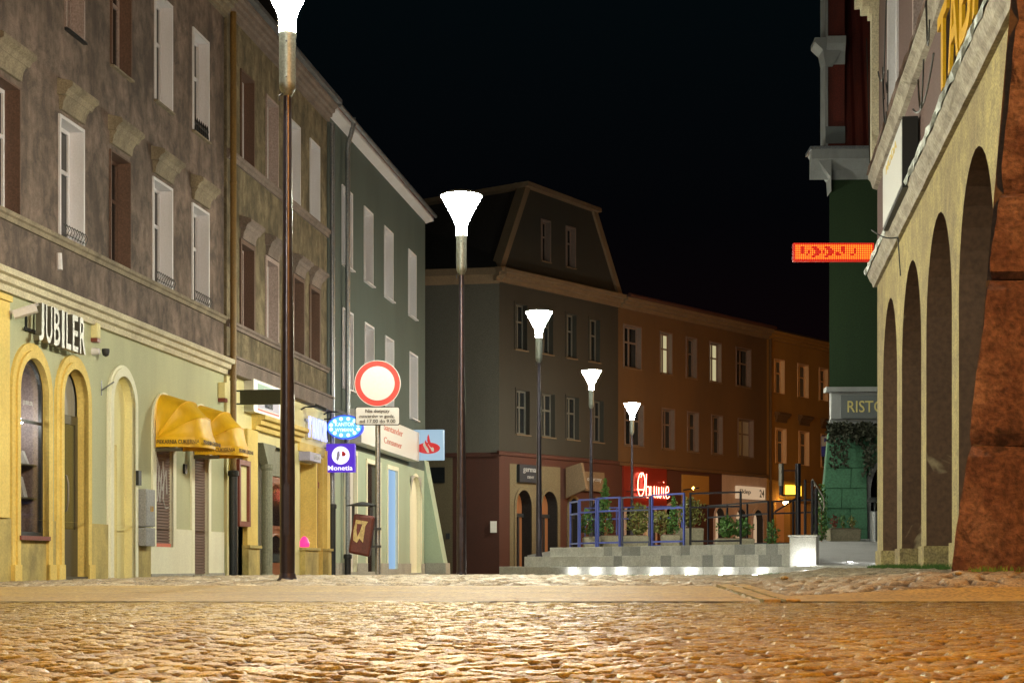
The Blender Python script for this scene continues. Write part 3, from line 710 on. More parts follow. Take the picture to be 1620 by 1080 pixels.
t, o = fthing(LW, 'alarm_siren', u, 0, z, 'cream alarm box with a red bottom beside the ochre downpipe', 'alarm')
MB().box(u-.09, u+.09, -.14, 0, z-.06, z+.24).build('casing', 'cream', t, o, bevel=.015); MB().box(u-.085, u+.085, -.135, 0, z-.13, z-.062).build('beacon', 'redwood', t, o)
# flag holder bracket and utility cabinets
u = U(160); z = LH(160, 610)
t, o = fthing(LW, 'flag_bracket', u, 0, z, 'thin grey metal flag holder on the sage wall beside the cream arch', 'bracket')
MB().box(u-.01, u+.01, -.012, 0, z-.15, z+.08).tube([(u, -.01, z-.07), (u+.02, -.2, z+.06)], .012, 6).build('bracket', 'galv', t, o)
for i, (y0, y1, lab) in enumerate(((773, 832, 'grey electrical cabinet with a yellow warning mark on the sage wall, upper of two'), (834, 863, 'small plain grey cabinet directly under the larger grey cabinet'))):
    a, b = U(216), U(231); z0, z1 = LH(216, y1), LH(216, y0)
    t, o = fthing(LW, 'electrical_cabinet', a, 0, z0, lab, 'electrical box')
    MB().box(a, b, -.16, -.03, z0, z1).build('cabinet', 'graybox', t, o, bevel=.008)
    MB().box(a+.03, b-.03, -.166, -.161, z0+.03, z1-.03).build('door', 'graybox', t, o)
    if i == 0:
        m = MB(); text_geo(m, 'EL 30', a+.2, b-.12, z0+.25, z0+.34, -.168, .003); m.build('warning_mark', 'yellowletter', t, o)
u = U(211.5)
m = MB(); m.box(u-.07, u+.07, -.11, -.06, 1.52, 1.76); t = tag(m.build('intercom', 'castiron', None, (u, 0, 1.52)), 'small dark intercom panel on the cream arch surround', 'intercom'); t.location = LW.w(u, 0, 1.52); t.rotation_euler.z = LW.rz
u = U(291)
m = MB(); m.box(u-.06, u+.06, -.04, 0, 1.85, 2.02); t = tag(m.build('door_bell', 'castiron', None, (u, 0, 1.85)), 'small black box on the wall between the two brown shutters', 'bell box'); t.location = LW.w(u, 0, 1.85); t.rotation_euler.z = LW.rz

# ---- yellow awnings
def awning(h, lab):
    x0, x1 = h['x0']-.12, h['x1']+.12; c = (x0+x1)/2; a = (x1-x0)/2; R = .80; zb = 2.36
    t, o = fthing(LW, 'awning', c, -.07, zb-.2, lab, 'awning', 'yellow awnings of the bakery')
    n = 20; ang = [0, 28, 56, 90]
    def hoop(phi, rr=1.):
        p = []
        for i in range(n+1):
            th = PI*i/n
            ex = math.copysign(abs(math.cos(th))**.62, -math.cos(th)); ey = abs(math.sin(th))**.62
            p.append((c+a*ex*rr, -.07-R*ey*math.cos(phi)*rr, zb+R*.98*ey*math.sin(phi)*rr))
        return p
    m = MB()
    for A, B in zip(ang[:-1], ang[1:]):
        rows = []
        for k in range(5):
            f = k/4; ph = math.radians(A+(B-A)*f); rows.append(hoop(ph, 1-.045*math.sin(PI*f)))
        b = len(m.v); vs = [p for r in rows for p in r]; fs = [(r*(n+1)+i, r*(n+1)+i+1, (r+1)*(n+1)+i+1, (r+1)*(n+1)+i) for r in range(4) for i in range(n)]
        m.add(vs, fs)
    m.build('canopy', 'awning', t, o, smooth=True)
    for A in ang[1:3]:
        m = MB(); m.tube(hoop(math.radians(A), 1.004), .011, 6); m.build('rib', 'awning', t, o, smooth=True)
    p = hoop(0, 1.004); m = MB()
    for q0, q1 in zip(p[:-1], p[1:]):
        m.add([(q0[0], q0[1], zb+.015), (q1[0], q1[1], zb+.015), (q1[0], q1[1], zb-.15), (q0[0], q0[1], zb-.15)], [(0, 1, 2, 3)])
    v = m.build('valance', 'awning', t, o)
    # lettering wraps round the valance: near end then front
    m = MB(); T = MB(); text_geo(T, 'PIEKARNIA CUKIERNIA', 0, R*.93, zb-.10, zb-.03, 0, .004, .004)
    m.add([(x0-.006+y, -.07-.02-x, z) for x, y, z in T.v], T.f)
    T = MB(); text_geo(T, 'PIEKARNIA CUKIERNIA', 0, 2*a*.86, zb-.10, zb-.03, 0, .004, .004)
    m.add([(x0+.08+x, -.07-R-.008+y, z) for x, y, z in T.v], T.f)
    m.build('lettering', 'ink', v, o)
    m = MB()
    for i in range(2, n-1, 1):
        q = hoop(PI/2, .93)[i]; m.lathe([(.002, -.012), (.013, 0), (.002, .012)], (q[0], q[1]-.035, q[2]), 6)
    m.build('bulb_chain', 'bulb', t, o)
    MB().box(x0+.05, x0+.12, -.5, -.0, zb-.22, zb-.16).build('hinge_arm', 'darkdoor', t, o)
awning(gh['shA'], 'yellow dome awning over the wider brown shutter, nearer the jeweller')
awning(gh['shB'], 'yellow dome awning beside the ochre downpipe, over the brown shuttered door')

# ---- olive tenement
r2 = LW.root('tenement_building', U(361), 0, 0, label='olive brown stained tenement behind the nearest lamp post', cat='building')
o2 = (U(361), 0, 0)
class Sub:      # parent wrapper so that parts written in wall coordinates sit under an Empty further along
    pass
def shift_children(root, off):
    for ob in bpy.data.objects:
        if ob.parent is root: ob.location = Vector(ob.location)-Vector(off)
a0, a1 = U(361)-.1, U(517)
WZ2 = (4.98, 6.62); TZ2 = (8.3, 10.04)
w1 = [(hole(U(a), U(b), *WZ2, d=.24), rv, g) for a, b, rv, g in ((381, 400, 'brownframe', 'glass'), (421, 438, 'pinkframe', 'curtain'), (464, 479, 'brownframe', 'glass'), (490.5, 504, 'brownframe', 'glass'))]
w2 = [(hole(U(a), U(b), *TZ2, d=.24), rv, g) for a, b, rv, g in ((381, 400, 'brownframe', 'glass'), (421, 438, 'pinkframe', 'curtain'), (460, 473, 'whiteframe', 'glass'), (490.5, 504, 'whiteframe', 'glass'))]
g2 = dict(disp=hole(U(363), U(384), .0, 2.6, d=.12), entry=hole(U(402), U(466), -.02, 2.75, d=.14), w3=hole(U(474), U(493.5), .62, 2.55, d=.3), door=hole(U(496), U(511), -.02, 2.75, d=.12))
w = MB(); wall_face(w, a0, a1, 4.0, 11.1, [h[0] for h in w1+w2]); shellbox(w, a0, a1, 11., 4.0, 11.1); w.build('wall', 'b2', r2)
w = MB(); wall_face(w, a0, a1, -.1, 4.0, list(g2.values())); shellbox(w, a0, a1, 11., -.1, 3.99); w.build('ground_floor_wall', 'cream', r2)
w = MB(); w.box(a0, a1, -.16, 0, 3.92, 4.22).box(a0, a1, -.20, 0, 4.22, 4.27); w.build('fascia_band', 'b2trim', r2)
w = MB(); moulding(w, a0, a1, 4.84, 4.97, .09, 2); moulding(w, a0, a1, 8.1, 8.27, .1, 2); w.build('string_course', 'b2trim', r2)
w = MB(); moulding(w, a0, a1+.02, 10.9, 11.3, .26, 4); w.build('cornice', 'b2trim', r2)
w = MB(); w.box(a0, a1, -.38, -.25, 11.31, 11.40); w.build('gutter', 'zinc', r2)
w = MB(); tiled_roof(w, a0, a1, -.25, 6.0, 11.32, 14.7); w.build('roof', 'roofdark', r2)
for k, (x, z) in enumerate(((U(430), 12.1), (U(500), 12.0))):
    m = MB(); m.box(x, x+.35, .5, .6, z-.5, z+.2).box(x+.45, x+.8, .5, .6, z-.5, z+.1); m.build('snow_guard', 'tile', r2)
for h, rv, g in w1: window(r2, h, rv, 'whiteframe' if g == 'curtain' else 'pinkframe', g, 'b2trim', .09, (.1,), lintel='b2trim')
for h, rv, g in w2: window(r2, h, rv, 'whiteframe', g, 'b2trim', .05, None)
# shop front of the olive house
m = MB(); m.box(U(384), U(400.5), -.10, 0, .62, 2.95)
m.build('pilaster', 'sandstone', r2)
MB().box(U(493.5), U(495.5), -.10, 0, .62, 2.95).build('pilaster', 'sandstone', r2)
MB().box(U(511)+.02, U(516), -.10, 0, .62, 2.95).build('pilaster', 'sandstone', r2)
MB().box(U(362), U(363.5), -.06, 0, .62, 2.9).build('pilaster', 'sandstone', r2)
for q0, q1 in ((U(384)-.03, U(400.5)+.03), (U(474), U(495.5)), (U(511), U(516))): MB().box(q0, q1, -.13, 0, -.1, .56).box(q0-.03, q1+.04, -.17, 0, .5605, .62).build('pilaster_base', 'sandbase', r2)
m = MB(); moulding(m, U(398), U(470), 2.98, 3.28, .28, 3); m.build('shop_cornice', 'sandstone', r2)
m = MB(); m.box(U(471), a1, -.05, 0, 2.8, 3.0); m.build('lintel_band', 'sandstone', r2)
h = g2['disp']; m = MB(); z = .0
while z < 2.5: m.prism_yz([(.12, z), (.095, z+.008), (.092, z+.04), (.12, z+.05)], h['x0'], h['x1']); z += .052
m.box(h['x0'], h['x1'], .12, .14, 0, 2.6); m.build('roller_shutter', 'shutterlight', r2)
m = MB(); z = .62; h = g2['w3']
while z < 2.5: m.prism_yz([(.3, z), (.275, z+.008), (.272, z+.04), (.3, z+.05)], h['x0'], h['x1']); z += .052
m.box(h['x0'], h['x1'], .3, .32, .6, 2.6); ro = m.build('roller_shutter', 'shutterlight', r2)
m = MB(); reveal(m, h, -.001, .3); m.build('reveal', 'sandstone', ro)
h = g2['entry']; m = MB(); reveal(m, h, 0, .14, False); 
m.build('entrance_recess', 'colgreen', r2)
ed = hole(U(435), U(458), 0, 2.15, d=.1)
m = MB(); wall_face(m, h['x0'], h['x1'], -.05, 2.8, [ed], .14); m.build('entrance_wall', 'colgreen', r2)
m = MB(); m.box(ed['x0'], ed['x1'], .17, .24, 0, 2.15)
for z0, z1 in ((.2, .85), (1.0, 1.95)):
    m.box(ed['x0']+.1, ed['x0']+.16, .145, .17, z0, z1).box(ed['x1']-.16, ed['x1']-.1, .145, .17, z0, z1).box(ed['x0']+.16, ed['x1']-.16, .145, .17, z0, z0+.06)
    pts = [(ed['x0']+.16+(ed['x1']-ed['x0']-.32)*k/8, .158, z1-.06+.1*math.sin(PI*k/8)) for k in range(9)]; m.tube(pts, .03, 6)
dr = m.build('door', 'wood', r2)
m = MB(); m.box(ed['x0']+.2, ed['x1']-.2, .15, .169, .28, .86).box(ed['x0']+.2, ed['x1']-.2, .15, .169, 1.08, 1.98); m.build('door_pane', 'glass', dr)
MB().box(ed['x1']-.12, ed['x1']-.06, .13, .15, 1.35, 1.5).build('notice', 'white', dr)
m = MB(); m.tube([(ed['x1']-.09, .17, 1.0), (ed['x1']-.09, .11, 1.0), (ed['x1']-.2, .11, 1.0)], .012, 6).box(ed['x1']-.12, ed['x1']-.06, .155, .17, .9, 1.1); m.build('handle', 'castiron', dr)
m = MB(); m.lathe([(.15, -.1), (.15, 0), (.115, .05), (.115, 2.2), (.14, 2.25), (.14, 2.33)], (U(421), -.02, 0), 14)
m.prism_xz([(U(421)-.13, 2.33), (U(421)+.13, 2.33), (U(421)+.5, 2.75), (U(421)-.5, 2.75)], -.08, .1); m.build('column', 'colgreen', r2)
m = MB(); m.box(h['x0']-.0, h['x0']+.12, -.02, .12, 0, 2.75); m.build('entrance_post', 'b2trim', r2)
m = MB(); hh = g2['door']; reveal(m, hh, 0, .12, False); dr = m.build('door_recess', 'sandstone', r2)
m = MB(); m.box(hh['x0'], hh['x1'], .12, .2, 0, 2.75).box(hh['x0']+.1, hh['x1']-.1, .1, .119, .2, .9).box(hh['x0']+.05, hh['x1']-.05, .08, .119, 2.05, 2.2); m.build('door', 'wood', r2)
# red framed display case
a, b = U(363.5), U(381.5); z0, z1 = .98, 2.28
t, o = fthing(LW, 'display_case', a, 0, z0, 'red-brown framed glass showcase on the wall right of the ochre downpipe', 'showcase')
m = MB(); m.box(a, a+.1, -.2, 0, z0, z1).box(b-.1, b, -.2, 0, z0, z1).box(a+.1, b-.1, -.2, 0, z0, z0+.1).box(a+.1, b-.1, -.2, 0, z1-.1, z1); m.build('frame', 'redwood', t, o)
m = MB(); m.box(a+.1, b-.1, -.14, -.1, z0+.1, z1-.1); m.build('glass_panel', 'cream', t, o)
# film shop sign board
a, b = U(386), U(452); z0, z1 = 3.30, 3.95
t, o = fthing(LW, 'shop_sign', a, 0, z0, 'pale green and lilac photo shop sign board with a red stripe above the yellow cornice', 'shop sign')
m = MB(); m.box(a, b, -.2, 0, z0, z1); m.build('board', 'signwhite', t, o)
M['palegreen'] = plain('pale green print', (.22, .42, .34), .5); M['lilac'] = plain('pale lilac print', (.38, .38, .55), .5)
m = MB(); m.box(a+.3, b-1.3, -.206, -.201, z0+.32, z1-.06); m.build('green_field', 'palegreen', t, o)
m = MB(); m.box(a+.3, b-1.3, -.206, -.201, z0+.10, z0+.30); m.build('lilac_field', 'lilac', t, o)
m = MB(); m.box(a+.3, b-1.3, -.206, -.201, z0+.05, z0+.085); m.build('red_stripe', 'red', t, o)
m = MB(); text_geo(m, 'FUJIFILM', a+.7, b-1.7, z0+.38, z1-.12, -.208, .006, .01); m.build('lettering', 'white', t, o)
m = MB(); text_geo(m, 'FOTO', b-1.1, b-.5, z0+.38, z0+.5, -.202, .006); text_geo(m, 'EXPRESS', b-1.1, b-.5, z0+.2, z0+.32, -.202, .006); text_geo(m, 'USLUGI FOTO', a+.8, b-1.8, z0+.14, z0+.26, -.208, .006); m.build('small_lettering', 'ristgrey', t, o)
# dark projecting board
u = U(373); z0, z1 = LH(373, 640), LH(373, 617)
t, o = fthing(LW, 'projecting_sign', u, 0, z0, 'long dark unlit sign board projecting from the olive house beside the nearest lamp post', 'projecting sign')
m = MB(); m.box(u-.05, u+.05, -1.12, -.10, z0, z1); m.build('board', 'darkpanel', t, o)
m = MB(); m.box(u-.02, u+.02, -.1, 0, z1-.03, z1).box(u-.02, u+.02, -.1, 0, z0, z0+.03); m.build('bracket', 'castiron', t, o)
# exchange office neon letters
a, b = U(481), U(509)
t, o = fthing(LW, 'neon_sign', a, -.05, 3.05, 'bluish white glowing letters KANTOR on the olive house left of the oval sign', 'neon sign')
m = MB(); text_geo(m, 'KANTOR', a, b, LH(500, 697), LH(500, 664), -.10, .04, .0); m.build('lettering', 'neonwhite', t, o)
m = MB(); m.box(a, b, -.05, 0, LH(500, 690), LH(500, 686)).box(a, b, -.05, 0, LH(500, 672), LH(500, 668)); m.build('rail', 'galv', t, o)
a = U(484); t, o = fthing(LW, 'alarm_siren', a, 0, 3.1, 'small cream alarm box just left of the glowing KANTOR letters', 'alarm')
m = MB(); m.box(a-.1, a+.06, -.14, 0, 3.1, 3.45); m.build('casing', 'cream', t, o, bevel=.01)
a = U(481); t, o = fthing(LW, 'lightbox', a, 0, 2.5, 'small pale violet box sign under the shop lintel beside the lamp post', 'box sign')
m = MB(); m.box(a-.5, a+.55, -.26, -.01, 2.58, 2.78); m.build('box', 'lilac', t, o)
m = MB(); text_geo(m, 'OPEN', a-.1, a+.4, 2.62, 2.74, -.262, .005); m.build('lettering', 'white', t, o)
u = U(478)
m = MB(); m.lathe([(.02, .63), (.11, .64), (.12, .72), (.07, .84), (.02, .88)], (u+.12, -.02, 0), 14); t = tag(m.build('pink_lamp', 'magenta', None, (u, 0, .63)), 'glowing magenta lamp on the window ledge right of the nearest lamp post', 'lamp'); t.location = LW.w(u, 0, .63); t.rotation_euler.z = LW.rz
# flood lamp arms over the letters
for x, y, lab in ((476, 644, 'black curved arm spotlight on the olive house right of the nearest post'), (512, 652, 'grey arm spotlight aimed at the oval sign')):
    u = U(x); z = LH(x, y); t, o = fthing(LW, 'spotlight', u, 0, z, lab, 'spotlight')
    m = MB(); m.tube([(u, 0, z-.05), (u, -.1, z), (u+.02, -.4, z+.02)], .02, 6); m.build('arm', 'castiron', t, o)
    m = MB(); m.xf = Matrix.Translation((u+.02, -.45, z)) @ Matrix.Rotation(.4, 4, 'X'); m.box(-.07, .07, -.16, .12, -.03, .03); m.build('head', 'galv' if x > 500 else 'castiron', t, o)

# ---- green building
r3 = LW.root('bank_building', U(517), 0, 0, label='smooth grey-green house with white windows and the bank branch', cat='building')
c0, c1 = U(517), U(672.5)
wa = [hole(U(a), U(b), 7.78, 9.68, d=.26) for a, b in ((541, 556), (576, 588.5), (608, 620.5), (646, 657))]
wb = [hole(U(a), U(b), 4.70, 6.62, d=.26) for a, b in ((542, 557), (577, 590), (609.5, 621.5), (648, 659.5))]
g3 = [hole(U(545), U(563), .05, 3.05, d=.08), hole(U(580), U(600), .05, 2.95, d=.1), hole(U(613), U(628), .12, 2.95, d=.06), hole(U(648.5), U(665), -.0, 2.95, arch=.7, d=.12)]
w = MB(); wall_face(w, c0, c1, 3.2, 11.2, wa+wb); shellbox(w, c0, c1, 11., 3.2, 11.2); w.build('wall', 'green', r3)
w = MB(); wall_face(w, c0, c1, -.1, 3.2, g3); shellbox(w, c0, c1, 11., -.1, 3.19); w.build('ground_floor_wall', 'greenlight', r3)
for h in wa+wb: window(r3, h, 'whiteframe', 'whiteframe', 'curtain' if h is wa[0] else 'glass', 'whiteframe', .055, None, sillp=.1)
for i, h in enumerate(g3):
    m = MB(); surround(m, h, .12 if i < 3 else .1, -.03, 0); so = m.build('window', 'whitewash', r3)
    m = MB(); reveal(m, h, -.028, h['d']); m.build('reveal', 'whitewash', so)
    m = MB(); panel(m, h, h['d']-.01, h['d']+.02); m.build('pane', ('signwhite', 'glass', 'blueposter', 'whitewash')[i], so)
w = MB(); wall_face(w, U(523), c1, -.1, .28, g3, -.04); w.add([(U(523), -.04, .28), (c1, -.04, .28), (c1, 0, .28), (U(523), 0, .28)], [(0, 1, 2, 3)]); w.build('plinth', 'plinth', r3)
# battered buttress at the far corner
z1 = 3.55; p = 1.3; bu0, bu1 = c1-.15, c1+.62
m = MB(); m.add([(bu0, 0, 0), (bu1, 0, 0), (bu1, 0, z1), (bu0, 0, z1), (bu0, -p*.52, 0), (bu1, -p*.52, 0)], [(0, 4, 3), (1, 2, 5), (4, 5, 2, 3), (0, 1, 5, 4)])
m.build('buttress', 'greenlight', r3)
m = MB(); m.prism_yz([(.0, -.1), (-p*.54, -.1), (-p*.53, .30), (0, .30)], bu0-.03, bu1+.03); m.build('buttress_base', 'plinth', r3)
w = MB(); w.prism_yz([(.01, 11.08), (-.24, 11.16), (-.24, 11.26), (.01, 11.26)], c0+.02, c1+.2); w.build('eave_board', 'whiteframe', r3)
w = MB(); tiled_roof(w, c0, c1+.2, -.24, 5.5, 11.27, 14.6, .3, .05); w.build('roof', 'tile', r3)
w = MB(); w.tube([(c0+.05, -.30, 11.30), (c1+.2, -.30, 11.30)], .055, 8); w.build('gutter', 'zinc', r3, smooth=True)
w = MB(); w.box(U(575), U(590), 2.4, 3.2, 12.5, 15.3); w.build('chimney', 'roofdark', r3)
pipe_run('downpipe', LW, 519.5, -.02, 10.9, 'zinc', r3, v=-.10, r=.06, shoez=1.6)
pipe_run('downpipe', LW, 541.5, -.02, 11.4, 'zinc', r3, v=-.14, r=.062, neck=True, shoez=.4)
# wall strip between pipes slightly blue by the signs: painted corner board
# bank fascia and cube
a, b = U(551), U(645.5); z0, z1 = 3.34, 4.2
t, o = fthing(LW, 'bank_sign', a, -.02, z0, 'long white fascia board with salmon letters over the bank windows', 'shop sign')
m = MB(); m.box(a, b, -.34, -.002, z0, z1); m.build('board', 'signwhite', t, o)
m = MB(); k = (b-a); text_geo(m, 'Santander', a+k*.35, a+k*.68, 3.88, 4.06, -.343, .006, .004); text_geo(m, 'Consumer', a+k*.35, a+k*.66, 3.53, 3.70, -.343, .006, .004); m.build('lettering', 'salmon', t, o)
u = U(648); z0, z1 = LH(648, 728), LH(648, 680)
t, o = fthing(LW, 'lightbox', u, -.1, z0, 'pale blue square light box with a red flame mark at the end of the bank', 'lit sign')
m = MB(); m.box(u-.09, u+.09, -1.06, -.12, z0, z1); m.build('box', 'signblue', t, o, bevel=.02)
m = MB(); m.box(u-.03, u+.03, -.12, 0, z0+.2, z0+.26).box(u-.03, u+.03, -.12, 0, z1-.26, z1-.2); m.build('bracket', 'galv', t, o)
T = MB(); cx, cz = .47, .36
pts = [(cx+.36*math.cos(2*PI*k/28), cz+.17*math.sin(2*PI*k/28)) for k in range(28)]; T.prism_xz(pts, 0, .006)
m = MB(); m.add([(u-.092-y, -.12-x, z0+z) for x, y, z in T.v], T.f); ell = m.build('emblem', 'signred', t, o)
def flame(dx, dz, s=1., grow=0):
    L = [(-.02, -.13), (-.07, -.02), (-.08, .10), (-.03, .22), (0., .34)]; Rr = [(.03, .24), (.05, .14), (.12, .02), (.13, -.06), (.09, -.10)]
    c = [((-.11+a*1.)*s+dx, b*s+dz) for a, b in L+Rr]; return c
def ribbon(pts, w, y0, y1, T):
    for i in range(len(pts)-1):
        (xa, za), (xb, zb) = pts[i], pts[i+1]; wa_, wb_ = w[i], w[i+1]
        T.prism_xz([(xa-wa_, za), (xa+wa_, za), (xb+wb_, zb), (xb-wb_, zb)], y0, y1)
T = MB(); ribbon([(cx-.0, cz-.14), (cx-.05, cz-.03), (cx-.12, cz+.10), (cx-.11, cz+.2)], [.03, .05, .045, .0], .007, .010, T)
ribbon([(cx+.14, cz-.10), (cx+.12, cz-.01), (cx+.04, cz+.11), (cx+.03, cz+.2)], [.03, .05, .045, .0], .007, .010, T)
m = MB(); m.add([(u-.092-y, -.12-x, z0+z) for x, y, z in T.v], T.f); m.build('emblem_gap', 'signwhite', t, o)
T = MB(); ribbon([(cx+.11, cz+.02), (cx+.06, cz+.10), (cx+.01, cz+.22), (cx+.0, cz+.34), (cx+.005, cz+.42)], [.03, .045, .045, .03, .0], .011, .014, T)
ribbon([(cx+.03, cz-.02), (cx-.03, cz+.08), (cx-.08, cz+.18), (cx-.075, cz+.25)], [.03, .045, .03, .0], .011, .014, T)
m = MB(); m.add([(u-.092-y, -.12-x, z0+z) for x, y, z in T.v], T.f); m.build('emblem_flame', 'signred', t, o)
# oval light sign and square violet sign, projecting
u = U(513); sg = F/LW.Zd(u)
zc = LH(513, 676); t, o = fthing(LW, 'oval_sign', u, -.05, zc-.3, 'cyan glowing oval light box ringed with white bulbs above the violet sign', 'lit sign')
oc = -.52; m = MB(); pts = [(oc+.44*math.cos(2*PI*k/32), zc+.29*math.sin(2*PI*k/32)) for k in range(32)]
m.prism_yz(pts, u-.08, u+.08); m.build('box', 'cyanedge', t, o)
m = MB(); pts = [(oc+.41*math.cos(2*PI*k/32), zc+.26*math.sin(2*PI*k/32)) for k in range(32)]; m.prism_yz(pts, u-.09, u-.081); m.build('face', 'cyan', t, o)
m = MB()
for k in range(12):
    yy, zz = oc+.34*math.cos(2*PI*(k+.5)/12), zc+.2*math.sin(2*PI*(k+.5)/12)
    m.lathe([(.045, u-.1), (.045, u-.091)], (0, yy, zz), 10, 'x')
m.build('bulb_ring', 'dotwhite', t, o)
T = MB(); text_geo(T, 'KANTOR', 0, .46, .02, .11, 0, .006, .01); text_geo(T, 'WYMIANA', 0, .46, -.11, -.03, 0, .006, .01)
m = MB(); m.add([(u-.094+y, oc+.23-x, zc+z) for x, y, z in T.v], T.f); m.build('lettering', 'dotwhite', t, o)
m = MB(); m.tube([(u, 0, zc+.2), (u, oc+.3, zc+.2)], .02, 6).tube([(u, oc, zc-.28), (u, oc, zc-.37)], .03, 6); m.build('bracket', 'castiron', t, o)
z0, z1 = LH(513, 747), LH(513, 702); t, o = fthing(LW, 'square_sign', u, -.05, z0, 'violet glowing square sign reading Monetia under the oval sign', 'lit sign')
y0, y1 = -.76, -.06
m = MB(); m.box(u-.07, u+.07, y0, y1, z0, z1); m.build('box', 'purple', t, o, bevel=.01)
m = MB(); m.lathe([(.215, u-.08), (.215, u-.071)], (0, -.42, z0+.40), 28, 'x'); m.build('disc', 'purplewhite', t, o)
T = MB(); text_geo(T, 'Monetia', 0, .60, .045, .16, 0, .006, .014); m = MB(); m.add([(u-.074+y, -.11-x, z0+z) for x, y, z in T.v], T.f); m.build('lettering', 'purplewhite', t, o)
T = MB(); T.prism_xz([(-.11, -.1), (-.06, -.13), (-.02, .0), (-.03, .12), (-.08, .08)], 0, .004); m = MB(); m.add([(u-.082-y, -.42-x, z0+.4+z) for x, y, z in T.v], T.f); m.build('blue_mark', 'lilac', t, o)
T = MB(); T.prism_xz([(.10, -.02), (.13, .04), (.08, .09), (.03, .1), (.03, -.02)], 0, .004); m = MB(); m.add([(u-.082-y, -.42-x, z0+.4+z) for x, y, z in T.v], T.f); m.build('red_mark', 'red', t, o)
m = MB(); m.tube([(u, 0, z0+.1), (u, y1, z0+.1)], .015, 6).tube([(u, 0, z1-.1), (u, y1, z1-.1)], .015, 6); m.build('bracket', 'castiron', t, o)
shift_children(r2, (U(361), 0, 0)); shift_children(r3, (U(517), 0, 0))

# ================================================================== STREET LAMPS
def make_lamp():
    t = empty('street_lamp', (0, 0, 0), 0, 'x', 'street lamp', 'white street lamps along the street')
    H = 4.3
    m = MB(); m.lathe([(.085, -.12), (.085, .0), (.07, .015), (.066, .04), (.0605, .05)], (0, 0, 0), 20)
    m.build('base_flange', 'polemetal', t, smooth=True)
    m = MB(); m.lathe([(.060, -.1), (.0595, .9), (.052, 1.6), (.040, 2.6), (.031, H-.44)], (0, 0, 0), 24)
    p = m.build('pole', 'polemetal', t, smooth=True)
    m = MB(); m.box(-.022, .022, -.064, -.055, .35, .75); m.build('service_door', 'polemetal', p)
    m = MB(); m.lathe([(.030, H-.50), (.05, H-.46), (.062, H-.44), (.066, H-.40), (.066, H-.03), (.069, H-.02), (.069, H)], (0, 0, 0), 24)
    c = m.build('collar', 'collar', t, smooth=True)
    m = MB()
    for a in range(3): m.lathe([(.008, -.07), (.006, -.073)], (0, 0, H-.08-.14*a*2), 8, 'y')
    m.tube([(-.03, -.02, H-.48), (-.06, -.02, H-.5), (-.06, -.02, H-.54)], .008, 6)
    m.build('screw', 'castiron', c)
    m = MB(); m.lathe([(.066, H+.001), (.068, H+.11), (.085, H+.17), (.14, H+.28), (.20, H+.39), (.245, H+.47), (.26, H+.50)], (0, 0, 0), 28)
    m.build('lamp_glass', 'lamp', t, smooth=True)
    m = MB(); m.lathe([(.262, H+.501), (.268, H+.512), (.20, H+.545), (.08, H+.565), (.01, H+.57)], (0, 0, 0), 28)
    m.build('lid', 'collar', t, smooth=True)
    return t
L0 = make_lamp(); index_kids()
lamps = [(-1.77, 13.45, 'nearest street lamp, tall post cut off by the top of the picture'),
         (-.64, 21.6, 'second street lamp, dark post right of the red and white round sign'),
         (.53, 33.55, 'street lamp standing on the granite steps'),
         (2.1, 45.2, 'street lamp behind the blue-lit railing panel'),
         (3.82, 54.3, 'farthest and smallest street lamp, in front of the red shoe shop sign'),
         (-3.4, 3.5, 'unseen street lamp added beside the square outside the left edge')]  # last lamp is unseen, continues the row and is added for fill
for i, (x, y, lab) in enumerate(lamps):
    o = L0 if i == 0 else copy_tree(L0)
    z = gz(x, y) if i not in (2, 3, 4) else (.385 if i == 2 else .56)
    o.location = (x, y, z); o['label'] = lab
# sodium lamps on tall masts out of view
def sodium(x, y, lab, h=7.2, arm=(-1.0, 0), z=0., k=1.):
    t = empty('sodium_lamp', (x, y, z), 0, lab, 'street lamp')
    MB().lathe([(.12, 0), (.10, 1.2), (.07, 1.3), (.05, h)], (0, 0, 0), 12).build('mast', 'galv', t, smooth=True)
    m = MB(); m.tube([(0, 0, h-.05), (arm[0]*.4, arm[1]*.4, h+.15), (arm[0], arm[1], h+.2)], .035, 8); m.build('arm', 'galv', t)
    m = MB(); m.xf = Matrix.Translation((arm[0]*1.1, arm[1]*1.1, h+.2)); m.box(-.35, .35, -.2, .2, -.0, .14); m.build('housing', 'galv', t, bevel=.03)
    m = MB(); m.xf = Matrix.Translation((arm[0]*1.1, arm[1]*1.1, h+.2)); m.lathe([(.02, -.10), (.12, -.07), (.16, -.02), (.16, -.001)], (0, 0, 0), 14)
    mm = M['sodium'].copy() if k != 1. else M['sodium']
    if k != 1.: [n for n in mm.node_tree.nodes if n.type == 'BSDF_PRINCIPLED'][0].inputs['Emission Strength'].default_value *= k
    m.build('lamp_glass', mm, t, smooth=True)
sodium(6.5, 1.0, 'tall orange sodium lamp beside the viewpoint on the right', z=0., k=13.)
sodium(-5.5, -4.5, 'unseen tall orange sodium lamp added behind the viewpoint on the left', arm=(1., 0), z=0., k=.35)  # unseen lamp added to warm the foreground from the left
sodium(15.2, 52., 'tall orange sodium lamp hidden behind the green restaurant house', arm=(-.8, .8), k=10.)

